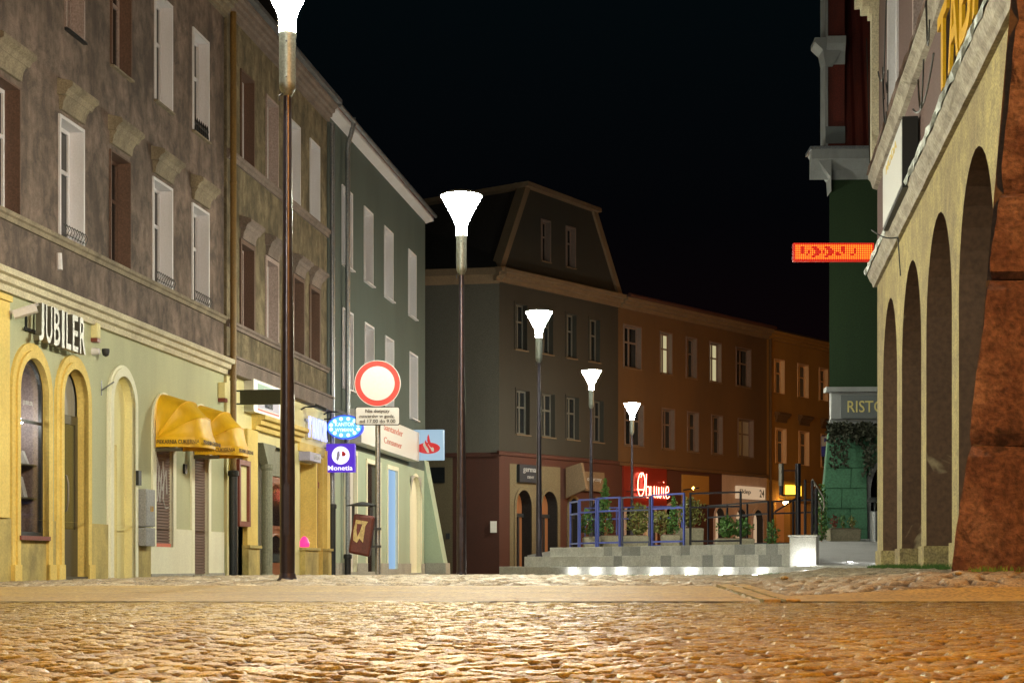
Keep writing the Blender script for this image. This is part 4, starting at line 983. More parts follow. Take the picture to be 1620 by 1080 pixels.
# ================================================================== ROAD SIGN + BIN
sx, sy = -1.768, 22.5; sz = gz(sx, sy)
t = empty('traffic_sign', (sx, sy, sz), 0, 'round white no-entry-for-vehicles sign with red rim and plate on a grey post', 'road sign')
MB().lathe([(.034, -.1), (.034, 2.25), (.030, 2.3)], (0, 0, 0), 14).build('post', 'galv', t, smooth=True)
MB().lathe([(.30, .0), (.30, .012)], (0, -.06, 2.6-sz), 48, 'y').build('disc', 'red', t, smooth=False)
MB().lathe([(.225, .0), (.225, .003)], (0, -.064, 2.6-sz), 48, 'y').build('white_field', 'white', t)
m = MB(); n = 48
m.lathe([(.300, -.0), (.303, .0), (.303, .02), (.300, .02)], (0, -.066, 2.6-sz), 48, 'y')
m2 = MB(); vs = []; 
for r_ in (.296, .303):
    vs.append(r_)
ring = MB()
for k in range(n):
    a, b = 2*PI*k/n, 2*PI*(k+1)/n
    ring.add([(.296*math.cos(a), -.063, 2.6-sz+.296*math.sin(a)), (.296*math.cos(b), -.063, 2.6-sz+.296*math.sin(b)), (.304*math.cos(b), -.063, 2.6-sz+.304*math.sin(b)), (.304*math.cos(a), -.063, 2.6-sz+.304*math.sin(a))], [(0, 1, 2, 3)])
    ring.add([(.304*math.cos(a), -.063, 2.6-sz+.304*math.sin(a)), (.304*math.cos(b), -.063, 2.6-sz+.304*math.sin(b)), (.304*math.cos(b), -.04, 2.6-sz+.304*math.sin(b)), (.304*math.cos(a), -.04, 2.6-sz+.304*math.sin(a))], [(0, 1, 2, 3)])
ring.build('rim', 'white', t)
zp = 2.05-sz
def rrect(x0, x1, z0, z1, r, n=5):
    p = []
    for cx, cz, a0_ in ((x1-r, z1-r, 0), (x0+r, z1-r, PI/2), (x0+r, z0+r, PI), (x1-r, z0+r, 1.5*PI)):
        for k in range(n+1): p.append((cx+r*math.cos(a0_+PI/2*k/n), cz+r*math.sin(a0_+PI/2*k/n)))
    return p
MB().prism_xz(rrect(-.295, .295, zp, zp+.245, .03), -.058, -.048).build('plate', 'black', t)
pl = MB().prism_xz(rrect(-.283, .283, zp+.012, zp+.233, .022), -.062, -.0585).build('plate_face', 'white', t)
m = MB(); text_geo(m, 'Nie dotyczy', -.16, .16, zp+.155, zp+.21, -.063, .003, .014); text_geo(m, 'rowerów w godz.', -.235, .225, zp+.088, zp+.142, -.063, .003, .014); text_geo(m, 'od 17.00 do 9.00', -.235, .235, zp+.03, zp+.078, -.063, .003, .014)
m.build('lettering', 'black', pl)
m = MB()
for z in (2.45-sz, 2.75-sz, zp+.12): m.box(-.045, .045, -.047, .03, z-.015, z+.015)
m.build('clamp', 'galv', t)
# bin hung on the post
bt = empty('litter_bin', (sx-.22, sy-.0, .33), 0, 'tilted rusty dark red litter bin with torn yellow sticker hung on the sign post', 'litter bin')
def B(px, py): return ((px-598)/120+.22-.0, CZ+(HY-py)/120-.33)
m = MB(); top = B(553, 800)[1]
xl, xr = B(557, 0)[0], B(590, 0)[0]
m.box(xl, xl+.035, -.03, .03, B(0, 838)[1], top).box(xr-.035, xr, -.03, .03, B(0, 866)[1], top); m.build('frame', 'castiron', bt)
m = MB(); cx = (xl+xr)/2; m.lathe([(.215, 0), (.215, .01), (.11, .035), (.02, .055)], (cx, 0, top), 4); m.build('lid', 'castiron', bt)
m = MB()
m.xf = Matrix.Translation((cx, 0, .30)) @ Matrix.Rotation(.10, 4, 'Y')
m.prism_xz([(-.15, -.27), (.13, -.30), (.15, .24), (-.125, .25)], -.13, .13); body = m.build('bin_body', 'rust', bt, bevel=.03)
m = MB(); m.xf = Matrix.Translation((cx, 0, .30)) @ Matrix.Rotation(.10, 4, 'Y')
m.prism_xz([(-.10, -.10), (-.05, -.13), (-.02, -.07), (.03, -.12), (.04, .1), (.07, .16), (-.09, .17), (-.11, .02)], -.135, -.131); m.build('sticker', 'sticker', body)
m = MB(); m.xf = Matrix.Translation((cx, 0, .30)) @ Matrix.Rotation(.10, 4, 'Y')
m.prism_xz([(-.07, .12), (.0, .12), (-.02, .03), (-.05, -.05), (-.07, .03)], -.139, -.136); m.build('burn_mark', 'rust', body)
m = MB(); m.box(xr, .22+.04, -.05, .05, B(0, 836)[1]-.015, B(0, 836)[1]+.015).box(xr, .22+.04, -.05, .05, B(0, 864)[1]-.015, B(0, 864)[1]+.015); m.build('clamp', 'castiron', bt)

# ================================================================== FAR BUILDINGS
UF = FW.U
def FH(x, y): return FW.H(x, y)
rf = FW.root('corner_building', label='dark corner house with a mansard gable behind the second lamp', cat='building')
e = 9.95; uE = UF(978)
f_2 = [hole(UF(a), UF(b), 7.45, 8.95, d=.2) for a, b in ((815, 833), (857, 874), (896, 911), (932, 948))]
f_1 = [hole(UF(a), UF(b), 4.62, 6.08, d=.2) for a, b in ((817, 837), (857, 877), (896, 915), (938, 954))]
gw = [hole(UF(a), UF(b), 10.6, 11.95, d=.2) for a, b in ((857, 869.5), (896, 909))]
ga = [hole(UF(816), UF(840), -.02, 2.75, arch=.55, d=.4), hole(UF(856), UF(881), -.02, 2.75, arch=.55, d=.4), hole(UF(900), UF(915), .3, 2.55, arch=.4, d=.25), hole(UF(936), UF(957), .3, 2.55, arch=.4, d=.25)]
w = MB(); wall_face(w, 0, uE, 3.9, e, f_1+f_2); shellbox(w, .02, uE, 10., 0, e, left=False); w.build('wall', 'f1', rf)
w = MB(); wall_face(w, 0, uE, -.1, 3.9, ga, -.0); w.build('ground_floor_wall', 'redbrown', rf)
w = MB(); wall_face(w, UF(806), UF(886), -.1, 3.6, ga, -.012); w.build('shop_front', 'beige', rf)
w = MB(); moulding(w, -.1, uE, 3.86, 3.98, .07, 1); w.build('string_course', 'redbrown', rf)
w = MB(); moulding(w, -.3, uE, 9.55, 9.98, .35, 3); w.build('cornice', 'trimfar', rf)
# gable: trapezoid wall with windows, and mansard behind it
ub, ut0, ut1 = uE, UF(835), UF(938)
gp = [(.1, e), (uE, e), (ut1, 12.75), (ut0, 12.95)]
m = MB()
gl_, gr_ = gw
def gx(z, side):
    return (.1+(ut0-.1)*(z-e)/(12.95-e)) if side == 0 else (uE+(ut1-uE)*(z-e)/(12.75-e))
z0g, z1g = 10.6, 11.95
m.add([(gx(e, 0), 0, e), (gx(e, 1), 0, e), (gx(z0g, 1), 0, z0g), (gx(z0g, 0), 0, z0g)], [(0, 1, 2, 3)])
m.add([(gx(z1g, 0), 0, z1g), (gx(z1g, 1), 0, z1g), (ut1, 0, 12.75), (ut0, 0, 12.95)], [(0, 1, 2, 3)])
m.add([(gx(z0g, 0), 0, z0g), (gl_['x0'], 0, z0g), (gl_['x0'], 0, z1g), (gx(z1g, 0), 0, z1g)], [(0, 1, 2, 3)])
m.add([(gl_['x1'], 0, z0g), (gr_['x0'], 0, z0g), (gr_['x0'], 0, z1g), (gl_['x1'], 0, z1g)], [(0, 1, 2, 3)])
m.add([(gr_['x1'], 0, z0g), (gx(z0g, 1), 0, z0g), (gx(z1g, 1), 0, z1g), (gr_['x1'], 0, z1g)], [(0, 1, 2, 3)])
m.build('gable_wall', 'f1', rf)
m = MB(); m.prism_xz([(.12, e+.02), (uE-.02, e+.02), (ut1-.02, 12.72), (ut0+.02, 12.92)], .3, 9.9); m.build('mansard_roof', 'roofdark', rf)
m = MB(); m.prism_xz([(ut0-.35, 12.90), (ut1+.15, 12.72), (ut1+.15, 12.85), (ut0-.35, 13.05)], -.28, 9.9)
for (xa, za, xb, zb) in ((.0, e, ut0-.08, 12.93), (uE+.05, e, ut1+.05, 12.73)): m.add([(xa-.12, -.1, za), (xa+.14, -.1, za), (xb+.12, -.1, zb), (xb-.14, -.1, zb), (xa-.12, .3, za), (xa+.14, .3, za), (xb+.12, .3, zb), (xb-.14, .3, zb)], [(0, 1, 2, 3), (4, 7, 6, 5), (0, 4, 5, 1), (1, 5, 6, 2), (2, 6, 7, 3), (3, 7, 4, 0)])
m.build('gable_trim', 'trimfar', rf)
for h in f_1+f_2: window(rf, h, 'f1', 'f1side', 'glass', 'trimfar', .07)
for h in gw: window(rf, h, 'dimframe', 'dimframe', 'glass', 'trimfar', .05)
for i, h in enumerate(ga):
    m = MB(); surround(m, h, .12, -.03 if i > 1 else -.04, 0); so = m.build('shop_window', 'beige', rf)
    m = MB(); reveal(m, h, -.03, h['d'], False); m.build('reveal', 'roofdark', so)
    m = MB(); panel(m, h, h['d']-.01, h['d']+.02); m.build('pane', 'warmglass' if i < 2 else 'glass', so)
    m = MB(); m.box(h['x0'], h['x1'], h['d']-.1, h['d']-.02, 1.85, 1.98).box((h['x0']+h['x1'])/2+.12, (h['x0']+h['x1'])/2+.2, h['d']-.08, h['d']-.02, 0, 1.85); m.build('frame', 'castiron', so)
# side wall facing the alley, part of the same house
v = MB(); L = (Vector((8.08, -1.4))).length
def side(u, y, z):      # point on FS wall line in world -> FW local
    q = FS.P+FS.D*u+Vector((-FS.D.y, FS.D.x))*y-FW.P
    n = Vector((-FW.D.y, FW.D.x)); return (q.dot(FW.D), q.dot(n), z)
def sideface(mb, u0_, u1_, z0, z1, y=0.):
    mb.add([side(u0_, y, z0), side(u1_, y, z0), side(u1_, y, z1), side(u0_, y, z1)], [(0, 1, 2, 3)])
m = MB(); sideface(m, 0, L, 3.9, e); m.add([side(0, 0, -.1), side(0, 8, -.1), side(0, 8, e), side(0, 0, e)], [(0, 1, 2, 3)]); m.add([side(0, 0, e), side(L, 0, e), side(L, 8, e), side(0, 8, e)], [(0, 1, 2, 3)]); m.build('side_wall', 'f1side', rf)
us = FS.U(716)
m = MB(); sideface(m, us, L, -.1, 3.85); m.build('side_shop_wall', 'redbrown', rf)
m = MB(); sideface(m, 0, us, -.1, 3.85); m.build('side_base_wall', 'beige', rf)
m = MB(); m.add([side(0, -.06, 3.8), side(L+.06, -.06, 3.8), side(L+.06, -.06, 3.9), side(0, -.06, 3.9), side(0, .01, 3.8), side(L, .01, 3.8), side(L, .01, 3.95), side(0, .01, 3.95)], [(0, 1, 2, 3), (0, 4, 5, 1), (2, 6, 7, 3)]); m.build('side_string_course', 'redbrown', rf)
m = MB(); m.add([side(0, -.3, 9.75), side(L+.3, -.3, 9.75), side(L+.3, -.3, 9.98), side(0, -.3, 9.98), side(0, 0, 9.5), side(L, 0, 9.5), side(L, 0, 10.0), side(0, 0, 10.0)], [(0, 1, 2, 3), (0, 4, 5, 1), (2, 6, 7, 3)]); m.build('side_cornice', 'trimfar', rf)
m = MB(); m.add([side(0, -.3, 9.99), side(L, -.3, 9.99), side(L-1.5, 4, 12.6), side(0, 4, 12.6)], [(0, 1, 2, 3)]); m.build('side_roof', 'roofdark', rf)
def flat_on(fac, name, x0, x1, y0, y1, mat, lab, cat, v=-.05, th=.04):
    a, b = fac.U(x0), fac.U(x1); z0, z1 = fac.H(x0, y1), fac.H(x0, y0)
    m = MB(); m.box(a, b, v, v+th, z0, z1); o = m.build(name, mat, None, (a, 0, z0)); o.location = fac.w(a, 0, z0); o.rotation_euler.z = fac.rz
    return tag(o, lab, cat)
flat_on(FS, 'notice_board', 677, 704, 739, 764, 'glass', 'dark blank rectangular board on the alley wall beside the bank corner', 'board')
flat_on(FS, 'wall_plate', 776, 786, 824, 842, 'signwhite', 'small pale plate low on the red-brown corner wall', 'plate')
flat_on(FS, 'meter_box', 706, 712, 843, 852, 'castiron', 'small black box low on the alley wall', 'box')
def sign_on(fac, x0, x1, y0, y1, matb, texts, matt, lab, name='shop_sign', th=.12, v=-.14):
    a, b = fac.U(x0), fac.U(x1); z0, z1 = fac.H(x0, y1), fac.H(x0, y0)
    t, o = fthing(fac, name, a, 0, z0, lab, 'shop sign')
    MB().box(a, b, v, -.005, z0, z1).build('board', matb, t, o)
    m = MB()
    for s, fa, fb, ga_, gb in texts: text_geo(m, s, a+(b-a)*fa, a+(b-a)*fb, z0+(z1-z0)*ga_, z0+(z1-z0)*gb, v-.004, .01, .004)
    m.build('lettering', matt, t, o); return t, o
M['navy'] = plain('dark navy board', (.015, .02, .03), .5); M['dullwhite'] = plain('dull grey lettering', (.32, .33, .34), .6)
sign_on(FW, 817, 851, 734, 762, 'navy', [('german', .15, .85, .5, .8), ('DENT', .35, .65, .22, .36)], 'dullwhite', 'dark navy shop sign over the two arched shop doors of the corner house')
t, o = sign_on(FW, 903, 951, 744, 775, 'trimfar', [('Salon optyczny', .1, .9, .45, .75)], 'dullwhite', 'dull copper coloured shop sign left of the red neon')
u = UF(893); t, o = fthing(FW, 'projecting_sign', u, 0, 2.6, 'tilted brown board projecting beside the copper coloured shop sign', 'projecting sign')
m = MB(); m.prism_yz([(-.95, 2.85), (-.1, 2.55), (-.1, 3.6), (-.75, 3.75)], u-.06, u+.06); m.build('board', 'trimfar', t, o)

r4 = FW.root('terraced_house', uE, 0, 0, label='three-storey house with dim ochre wall and red neon shoe shop at street level', cat='building')
h0, h1 = uE, UF(1213)
q2 = [(hole(UF(a), UF(b), 7.45, 8.95, d=.2), g) for a, b, g in ((987, 1013, 'glass'), (1045, 1062, 'litpane'), (1086, 1101, 'glass'), (1123, 1140, 'litpane'), (1165, 1187, 'glass'))]
q1 = [(hole(UF(a), UF(b), 4.62, 6.10, d=.2), g) for a, b, g in ((989, 1017, 'glass'), (1048, 1066, 'glass'), (1088, 1104, 'glass'), (1126, 1142, 'glass'), (1168, 1191, 'curtain'))]
qg = [hole(UF(a), UF(b), z, 2.5, arch=.5, d=.3) for a, b, z in ((990, 1003, .3), (1020, 1036, .3), (1052, 1072, .3), (1131, 1146, .3), (1163, 1181, .3), (1191, 1207, .3))]
w = MB(); wall_face(w, h0, h1, 3.9, e-.05, [x[0] for x in q1+q2]); shellbox(w, h0+.02, h1, 10., 0, e-.05, left=False); w.build('wall', 'f2', r4)
w = MB(); wall_face(w, h0, UF(1142), -.1, 3.9, qg, -.0); w.build('ground_floor_wall', 'redbrown', r4)
w = MB(); wall_face(w, UF(1142), h1, -.1, 3.9, qg, -.0); w.build('shop_front', 'pinkframe', r4)
w = MB(); w.box(UF(1078), UF(1120), -.05, -.001, 2.6, 3.7); w.build('fascia_panel', 'f3', r4)
w = MB(); moulding(w, h0, h1, 3.84, 3.96, .08, 1); w.build('string_course', 'f2', r4)
w = MB(); moulding(w, h0+.1, h1, 9.55, 9.93, .35, 3); w.build('cornice', 'trimfar', r4)
w = MB(); w.tube([(h0+.1, -.42, 9.98), (h1, -.42, 9.98)], .07, 8); w.build('gutter', 'redbrown', r4)
w = MB(); tiled_roof(w, h0, h1, -.35, 5., 9.95, 11.2); w.build('roof', 'roofdark', r4)
for h, g in q2+q1: window(r4, h, 'dimframe', 'dimframe', g, 'trimfar', .05, leaves=2)
for i, h in enumerate(qg):
    m = MB(); surround(m, h, .12, -.03, 0); so = m.build('shop_window', 'pinkframe', r4)
    m = MB(); reveal(m, h, -.03, h['d']); m.build('reveal', 'roofdark', so)
    m = MB(); panel(m, h, h['d']-.01, h['d']+.02); m.build('pane', 'warmglass2' if i > 2 else ('glass', 'signwhite', 'glass')[i % 3], so)
shift_children(r4, (uE, 0, 0))
r5 = FW.root('terraced_house', h1, 0, 0, label='farther ochre house lit orange, partly hidden by the green restaurant', cat='building')
h2 = UF(1213)+12.5
qa = [(hole(UF(a), UF(b), 7.40, 8.78, d=.2), 'glass') for a, b in ((1225, 1240), (1262, 1278), (1296, 1309))]
qb = [(hole(UF(a), UF(b), 4.50, 5.92, d=.2), 'glass') for a, b in ((1227, 1243), (1264, 1279), (1299, 1311))]
qc = [hole(UF(1228), UF(1250), .3, 2.9, d=.3), hole(UF(1258), UF(1285), .3, 2.9, d=.3)]
w = MB(); wall_face(w, h1, h2, 3.7, e-.05, [x[0] for x in qa+qb]); shellbox(w, h1+.02, h2, 10., 0, e-.05, left=False); w.build('wall', 'f3', r5)
w = MB(); wall_face(w, h1, h2, -.1, 3.7, qc); w.build('ground_floor_wall', 'f3', r5)
w = MB(); moulding(w, h1, h2, 9.55, 9.9, .35, 3); w.build('cornice', 'f3', r5)
w = MB(); moulding(w, h1, h2, 3.66, 3.78, .08, 1); w.build('string_course', 'f3', r5)
w = MB(); tiled_roof(w, h1, h2, -.35, 5., 9.93, 11.2); w.build('roof', 'roofdark', r5)
for h, g in qa: window(r5, h, 'ochreframe', 'ochreframe', g, 'f3', .04)
for h, g in qb: window(r5, h, 'ochreframe', 'ochreframe', g, 'f3', .04, (.28,), lintel='f2')
for h in qc:
    m = MB(); reveal(m, h, 0, .3); so = m.build('shop_window', 'f3', r5); m = MB(); panel(m, h, .29, .32); m.build('pane', 'warmglass', so)
w = MB(); w.tube([(h1+.15, -.1, 0), (h1+.15, -.1, 9.6)], .06, 8); w.build('downpipe', 'f2', r5)
shift_children(r5, (h1, 0, 0))
# neon shoe shop sign
a, b = UF(984), UF(1052); z0, z1 = 2.62, 3.6
t, o = fthing(FW, 'neon_sign', a, 0, z0, 'red neon handwriting reading Obuwie on a glowing red fascia', 'neon sign')
MB().box(a, b, -.08, -.005, 2.35, 3.85).build('board', 'redglow', t, o)
def neon(strokes, x0, sx_, z0_, sz_, y, r):
    m = MB()
    for st in strokes:
        pts = []
        for i in range(len(st)-1):
            p0 = st[max(i-1, 0)]; p1 = st[i]; p2 = st[i+1]; p3 = st[min(i+2, len(st)-1)]
            for k in range(5):
                t_ = k/5
                f = lambda a_, b_, c_, d_: .5*((2*b_)+(-a_+c_)*t_+(2*a_-5*b_+4*c_-d_)*t_*t_+(-a_+3*b_-3*c_+d_)*t_**3)
                pts.append((x0+sx_*f(p0[0], p1[0], p2[0], p3[0]), y, z0_+sz_*f(p0[1], p1[1], p2[1], p3[1])))
        pts.append((x0+sx_*st[-1][0], y, z0_+sz_*st[-1][1]))
        m.tube(pts, r, 6)
    return m
strokes = [[(.9, 1.95), (.45, 1.9), (.15, 1.4), (.1, .7), (.35, .15), (.75, .2), (1.05, .8), (1.1, 1.5), (.8, 1.95), (.55, 1.6)],
           [(1.35, 1.9), (1.3, 1.0), (1.35, .1), (1.65, .1), (1.8, .5), (1.7, .9), (1.4, .85)],
           [(2.0, .95), (2.0, .3), (2.2, .05), (2.45, .3), (2.5, .95), (2.5, .3), (2.65, .05)],
           [(2.85, .95), (2.85, .3), (3.0, .05), (3.15, .3), (3.2, .9), (3.2, .3), (3.4, .05), (3.6, .4), (3.6, .95)],
           [(3.9, .9), (3.9, .2), (4.05, .05)], [(3.9, 1.3), (3.92, 1.36)],
           [(4.25, .5), (4.65, .6), (4.6, .95), (4.35, .95), (4.22, .5), (4.4, .05), (4.8, .2)], [(.0, .62), (.9, .62)]]
na, nb = UF(1002), UF(1053)
neon(strokes, na, (nb-na)/4.8, 2.72, .46, -.17, .014).build('lettering', 'neonred', t, o)
MB().box(a+.1, b-.05, -.17, -.13, 2.9, 2.93).build('rail', 'castiron', t, o)
u = UF(1080); t, o = fthing(FW, 'projecting_sign', u, 0, 3.0, 'thin edge-on bracket sign tipped with light right of the red neon', 'projecting sign')
m = MB(); m.tube([(u, 0, 3.1), (u-.3, -.9, 3.15)], .03, 6); m.build('arm', 'castiron', t, o); m = MB(); m.lathe([(.01, -.06), (.06, 0), (.01, .06)], (u-.2, -.6, 3.15), 8); m.build('lamp', 'bulb', t, o)
t, o = sign_on(FW, 1163, 1206, 768, 788, 'warmglass2', [('Sklep', .05, .45, .3, .75), ('24', .78, .95, .2, .8)], 'black', 'pale lit shop sign with dark print above the arched doors')
t, o = sign_on(FW, 1242, 1263, 767, 783, 'yellowlit', [('BAR', .2, .8, .25, .75)], 'yellowlit', 'glowing yellow shop sign on the orange lit house')
u = UF(1233); z = FH(1233, 791); t, o = fthing(FW, 'wall_lamp', u, -.3, z, 'glowing globe lamp under the yellow shop sign', 'lamp')
MB().tube([(u, 0, z+.1), (u, -.3, z+.1), (u, -.3, z)], .02, 6).build('arm', 'castiron', t, o); MB().lathe([(.01, -.11), (.09, -.07), (.12, 0), (.09, .07), (.01, .11)], (u, -.3, z-.1), 12).build('globe', 'warmbulb', t, o, smooth=True)

# ================================================================== STEPS + TERRACE
A = Vector((-.25, 33.6)); Bq = Vector((4.23, 26.0)); dv = (Bq-A).normalized(); nv = Vector((-dv.y, dv.x))
if nv.x < 0: nv = -nv
BK0, BK1 = Vector((.5, 55.5)), Vector((13., 66.))
def poly(i):
    off = .36*i
    a = A+nv*off+dv*off; b = Bq+nv*off-dv*1.2*off
    return a, b
tops_z = [.19, .385, .56]
rsteps = tag(empty('granite_steps', (A.x, A.y, 0), 0), 'three long grey granite steps up to the terrace', 'steps')
for i in range(3):
    a, b = poly(i); zt = tops_z[i]; zb = -.1 if i == 0 else tops_z[i-1]
    L_ = (b-a).length; m1 = MB(); dark = []
    an = math.atan2(dv.y, dv.x)
    x = 0
    rr = random.Random(40+i); k = 0
    while x < L_-.02:
        wb_ = (.95 if (i == 0 or x < 1.9) else .30+rr.uniform(-.035, .035)); wb_ = min(wb_, L_-x)
        mm = m1; isd = not (i == 0 or x < 1.9) and rr.random() < .45; nf0 = len(m1.f)
        jj = rr.uniform(-.003, .003)
        mm.xf = Matrix.Translation((a.x-A.x, a.y-A.y, 0)) @ Matrix.Rotation(an, 4, 'Z')
        mm.box(x+.004, x+wb_-.004, jj, .5, zb+.003, zt+jj*.5); x += wb_; k += 1
        if isd: dark += list(range(nf0, len(m1.f)))
    nf0 = len(m1.f); m1.box(.02, L_-.02, .012, .48, zb, zt-.012); back = list(range(nf0, len(m1.f)))
    so = m1.build('step', 'granite', rsteps, bevel=.005)
    so.data.materials.append(M['granitedark']); so.data.materials.append(M['mortar'])
    for q in dark: so.data.polygons[q].material_index = 1
    for q in back: so.data.polygons[q].material_index = 2
# core of the platform
a3, b3 = poly(2); inn = nv*.4
pl_ = [a3+inn+dv*.0, b3+inn-dv*.48, Vector((5.95, 36.5)), Vector((9.5, 46)), BK1, BK0]
m = MB(); m.prism_xy([(p.x, p.y) for p in pl_], -.1, .558); tag(m.build('terrace_platform', 'paving'), kind='structure')
# cheeks at the left end
m = MB(); a1_, _ = poly(0); 
m.prism_xy([(A.x, A.y), (A.x+nv.x*.5, A.y+nv.y*.5), (.6, 55.), (.0, 55.)], -.1, .186); tag(m.build('lower_terrace_edge', 'granite'), kind='structure')
a2_, _ = poly(1); m = MB(); m.prism_xy([(a2_.x, a2_.y+.02), (a2_.x+.5, a2_.y+.35), (.95, 55.2), (.4, 55.2)], -.1, .381); tag(m.build('upper_terrace_edge', 'granite'), kind='structure')
# ramp paving on the right
rp = MB(); q0 = Bq+dv*.0
ramp = [(x_, y_, .19+.054*(y_-25.3)) for x_, y_ in ((4.3, 25.75), (7.6, 24.7), (11.0, 36.6), (5.95, 36.6), (4.4, 26.6))]
rp.add([(x, y, z) for x, y, z in ramp]+[(x, y, -.1) for x, y, z in ramp], [(0, 1, 2, 3, 4), (0, 5, 6, 1), (1, 6, 7, 2), (2, 7, 8, 3), (3, 8, 9, 4), (4, 9, 5, 0)])
tag(rp.build('ramp', 'paving'), kind='structure')
m = MB(); m.add([(4.25, 25.5, .20), (7.5, 24.4, .20), (7.6, 24.7, .175), (4.3, 25.75, .22), (4.25, 25.5, -.05), (7.5, 24.4, -.05)], [(0, 1, 2, 3), (0, 4, 5, 1)]); tag(m.build('ramp_kerb', 'granite'), kind='structure')
# block with uplight
bx = Vector((4.42, 25.85)); t = empty('granite_block', (bx.x, bx.y, 0), math.atan2(dv.y, dv.x)+.75, 'squat pale granite block glowing from an uplight at the right end of the steps', 'stone block')
m = MB(); m.box(-.19, .21, -.2, .2, -.1, .64); m.build('block', 'granite', t, bevel=.01)
m = MB(); m.box(-.21, .23, -.22, .22, .641, .67); m.build('cap', 'granite', t, bevel=.01)

# in-ground uplights
M['uplight'] = emat('uplight lens', (1., 1., .92), 25.)
def uplight(x, y, lab, power=5., z=None, dy=0):
    z = gz(x, y)+.012 if z is None else z
    t = empty('ground_uplight', (x, y, z), 0, lab, 'ground light', 'round lights set in the ground along the steps')
    MB().lathe([(.065, -.05), (.065, .004), (.048, .006)], (0, 0, 0), 16).build('ring', 'steel', t)
    MB().lathe([(.046, -.0), (.044, .008), (.01, .012)], (0, 0, 0), 16).build('lens', 'uplight', t)
    ld = bpy.data.lights.new('uplight', 'POINT'); ld.energy = power; ld.shadow_soft_size = .025; ld.color = (1., 1., .93)
    lo = bpy.data.objects.new('light_source', ld); C.objects.link(lo); lo.location = (0, 0, .05); lo.parent = t
upx = [907, 942, 982, 1038, 1093, 1149, 1205]
STEPF = Facade((A.x, A.y), (dv.x, dv.y))
for i, px in enumerate(upx):
    u = STEPF.U(px); q = A+dv*u-nv*.13
    uplight(q.x, q.y, ('leftmost', 'second from the left', 'third from the left', 'middle', 'third from the right', 'second from the right', 'rightmost')[i]+' ground light in the row along the lowest granite step', 5. if i < 5 else 3.)
uplight(4.40, 25.52, 'bright ground light at the foot of the squat granite block', 7., .20)
uplight(5.25, 26.5, 'ground light in the ramp paving right of the granite block', 1.5, .258)
uplight(5.65, 26.2, 'ground light in the ramp paving against the arcade pier', 1.5, .242)

# railing panels
def rail_panel(P0, P1, z0, H_, mat, lab, cols=1, th=.036, group='steel frame railing panels round the terrace', mid=(.12, .72)):
    P0 = Vector(P0); P1 = Vector(P1); d = P1-P0; L_ = d.length; an = math.atan2(d.y, d.x)
    t = empty('railing_panel', (P0.x, P0.y, z0), an, lab, 'railing', group)
    m = MB()
    for k in range(cols+1): x = (L_-th)*k/cols; MB().box(x, x+th, -th/2, th/2, 0, H_).build('post', mat, t)
    for z, nm in ((H_-th, 'top_rail'), (H_*mid[1], 'middle_rail'), (H_*mid[0], 'bottom_rail')):
        m = MB()
        for k in range(cols):
            a = (L_-th)*k/cols+th; b = (L_-th)*(k+1)/cols; m.box(a, b, -th/2+.002, th/2-.002, z, z+th)
        m.build(nm, mat, t)
    return t
def px2w(x, Z): return ((x-810)*Z/F, Z)
RH = 1.10
rail_panel(px2w(902, 39.2), px2w(915.5, 38.4), .558, 1.12, 'bluelit', 'narrow railing panel coloured as blue-lit at the left end of the terrace')
rail_panel(px2w(916.5, 38.3), px2w(943.5, 37.7), .558, 1.14, 'bluelit', 'bright railing panel coloured as blue-lit just right of the narrow end panel')
rail_panel(px2w(945.5, 37.6), px2w(981, 37.0), .558, 1.15, 'bluelit', 'railing panel coloured as blue-lit in front of the cone-shaped shrub')
rail_panel(px2w(983.5, 37.0), px2w(1029, 36.2), .558, 1.14, 'greymetal', 'grey railing panel in front of the farthest lamp post')
rail_panel(px2w(1031, 36.2), px2w(1083, 35.3), .558, 1.16, 'bluelit', 'wide railing panel coloured as blue-lit with a planter behind it')
rail_panel(px2w(1091, 35.3), px2w(1173, 34.6), .558, 1.16, 'darkmetal', 'wide dark railing panel in the middle of the terrace')
rail_panel(px2w(1120, 41.), px2w(1216, 38.), .558, 1.10, 'darkmetal', 'dark rear railing panel in front of the arched shop doors', 3)
rail_panel(px2w(1221, 38.), px2w(1290, 37.), .558, 1.10, 'darkmetal', 'dark rear railing panel beside the tall black posts', 2)
rail_panel(px2w(925, 44.), px2w(1080, 42.5), .558, 1.15, 'bluelit', 'long back railing of the terrace behind the planters', 3)
# tall posts and the folded frame
t = empty('post_frame', (5.55, 33.2, .7), 0, 'tall black post and hanging steel tube joined by a thin bar on the terrace', 'post frame')
def Q(px, py, Z=33.2): return ((px-810)*Z/F-5.55, 0, CZ+(HY-py)*Z/F-.7)
m = MB(); p0, p1 = Q(1262.5, 856), Q(1262.5, 733); m.tube([p0, p1], .055, 12); m.build('post', 'darkmetal', t, smooth=True)
m = MB(); p0, p1 = Q(1236, 768), Q(1236, 733); m.tube([p0, p1], .05, 12); m.build('upper_tube', 'steel', t, smooth=True)
m = MB(); p0, p1 = Q(1236, 783), Q(1236, 768.2); m.tube([p0, p1], .04, 12); m.build('lower_tube', 'darkmetal', t, smooth=True)
m = MB(); m.tube([Q(1236, 744), Q(1262, 744)], .012, 6).tube([Q(1236, 783), Q(1262, 783)], .018, 6).tube([Q(1225, 810), Q(1262, 786)], .018, 6); m.build('bar', 'darkmetal', t)
t = empty('folding_frame', (4.66, 26.5, .22), 0, 'black double post with a slanted ladder-like metal bracket beside the granite block', 'metal frame')
def Q2(px, py, Z=26.5, dy=0): return ((px-810)*Z/F-4.66, dy, CZ+(HY-py)*Z/F-.22)
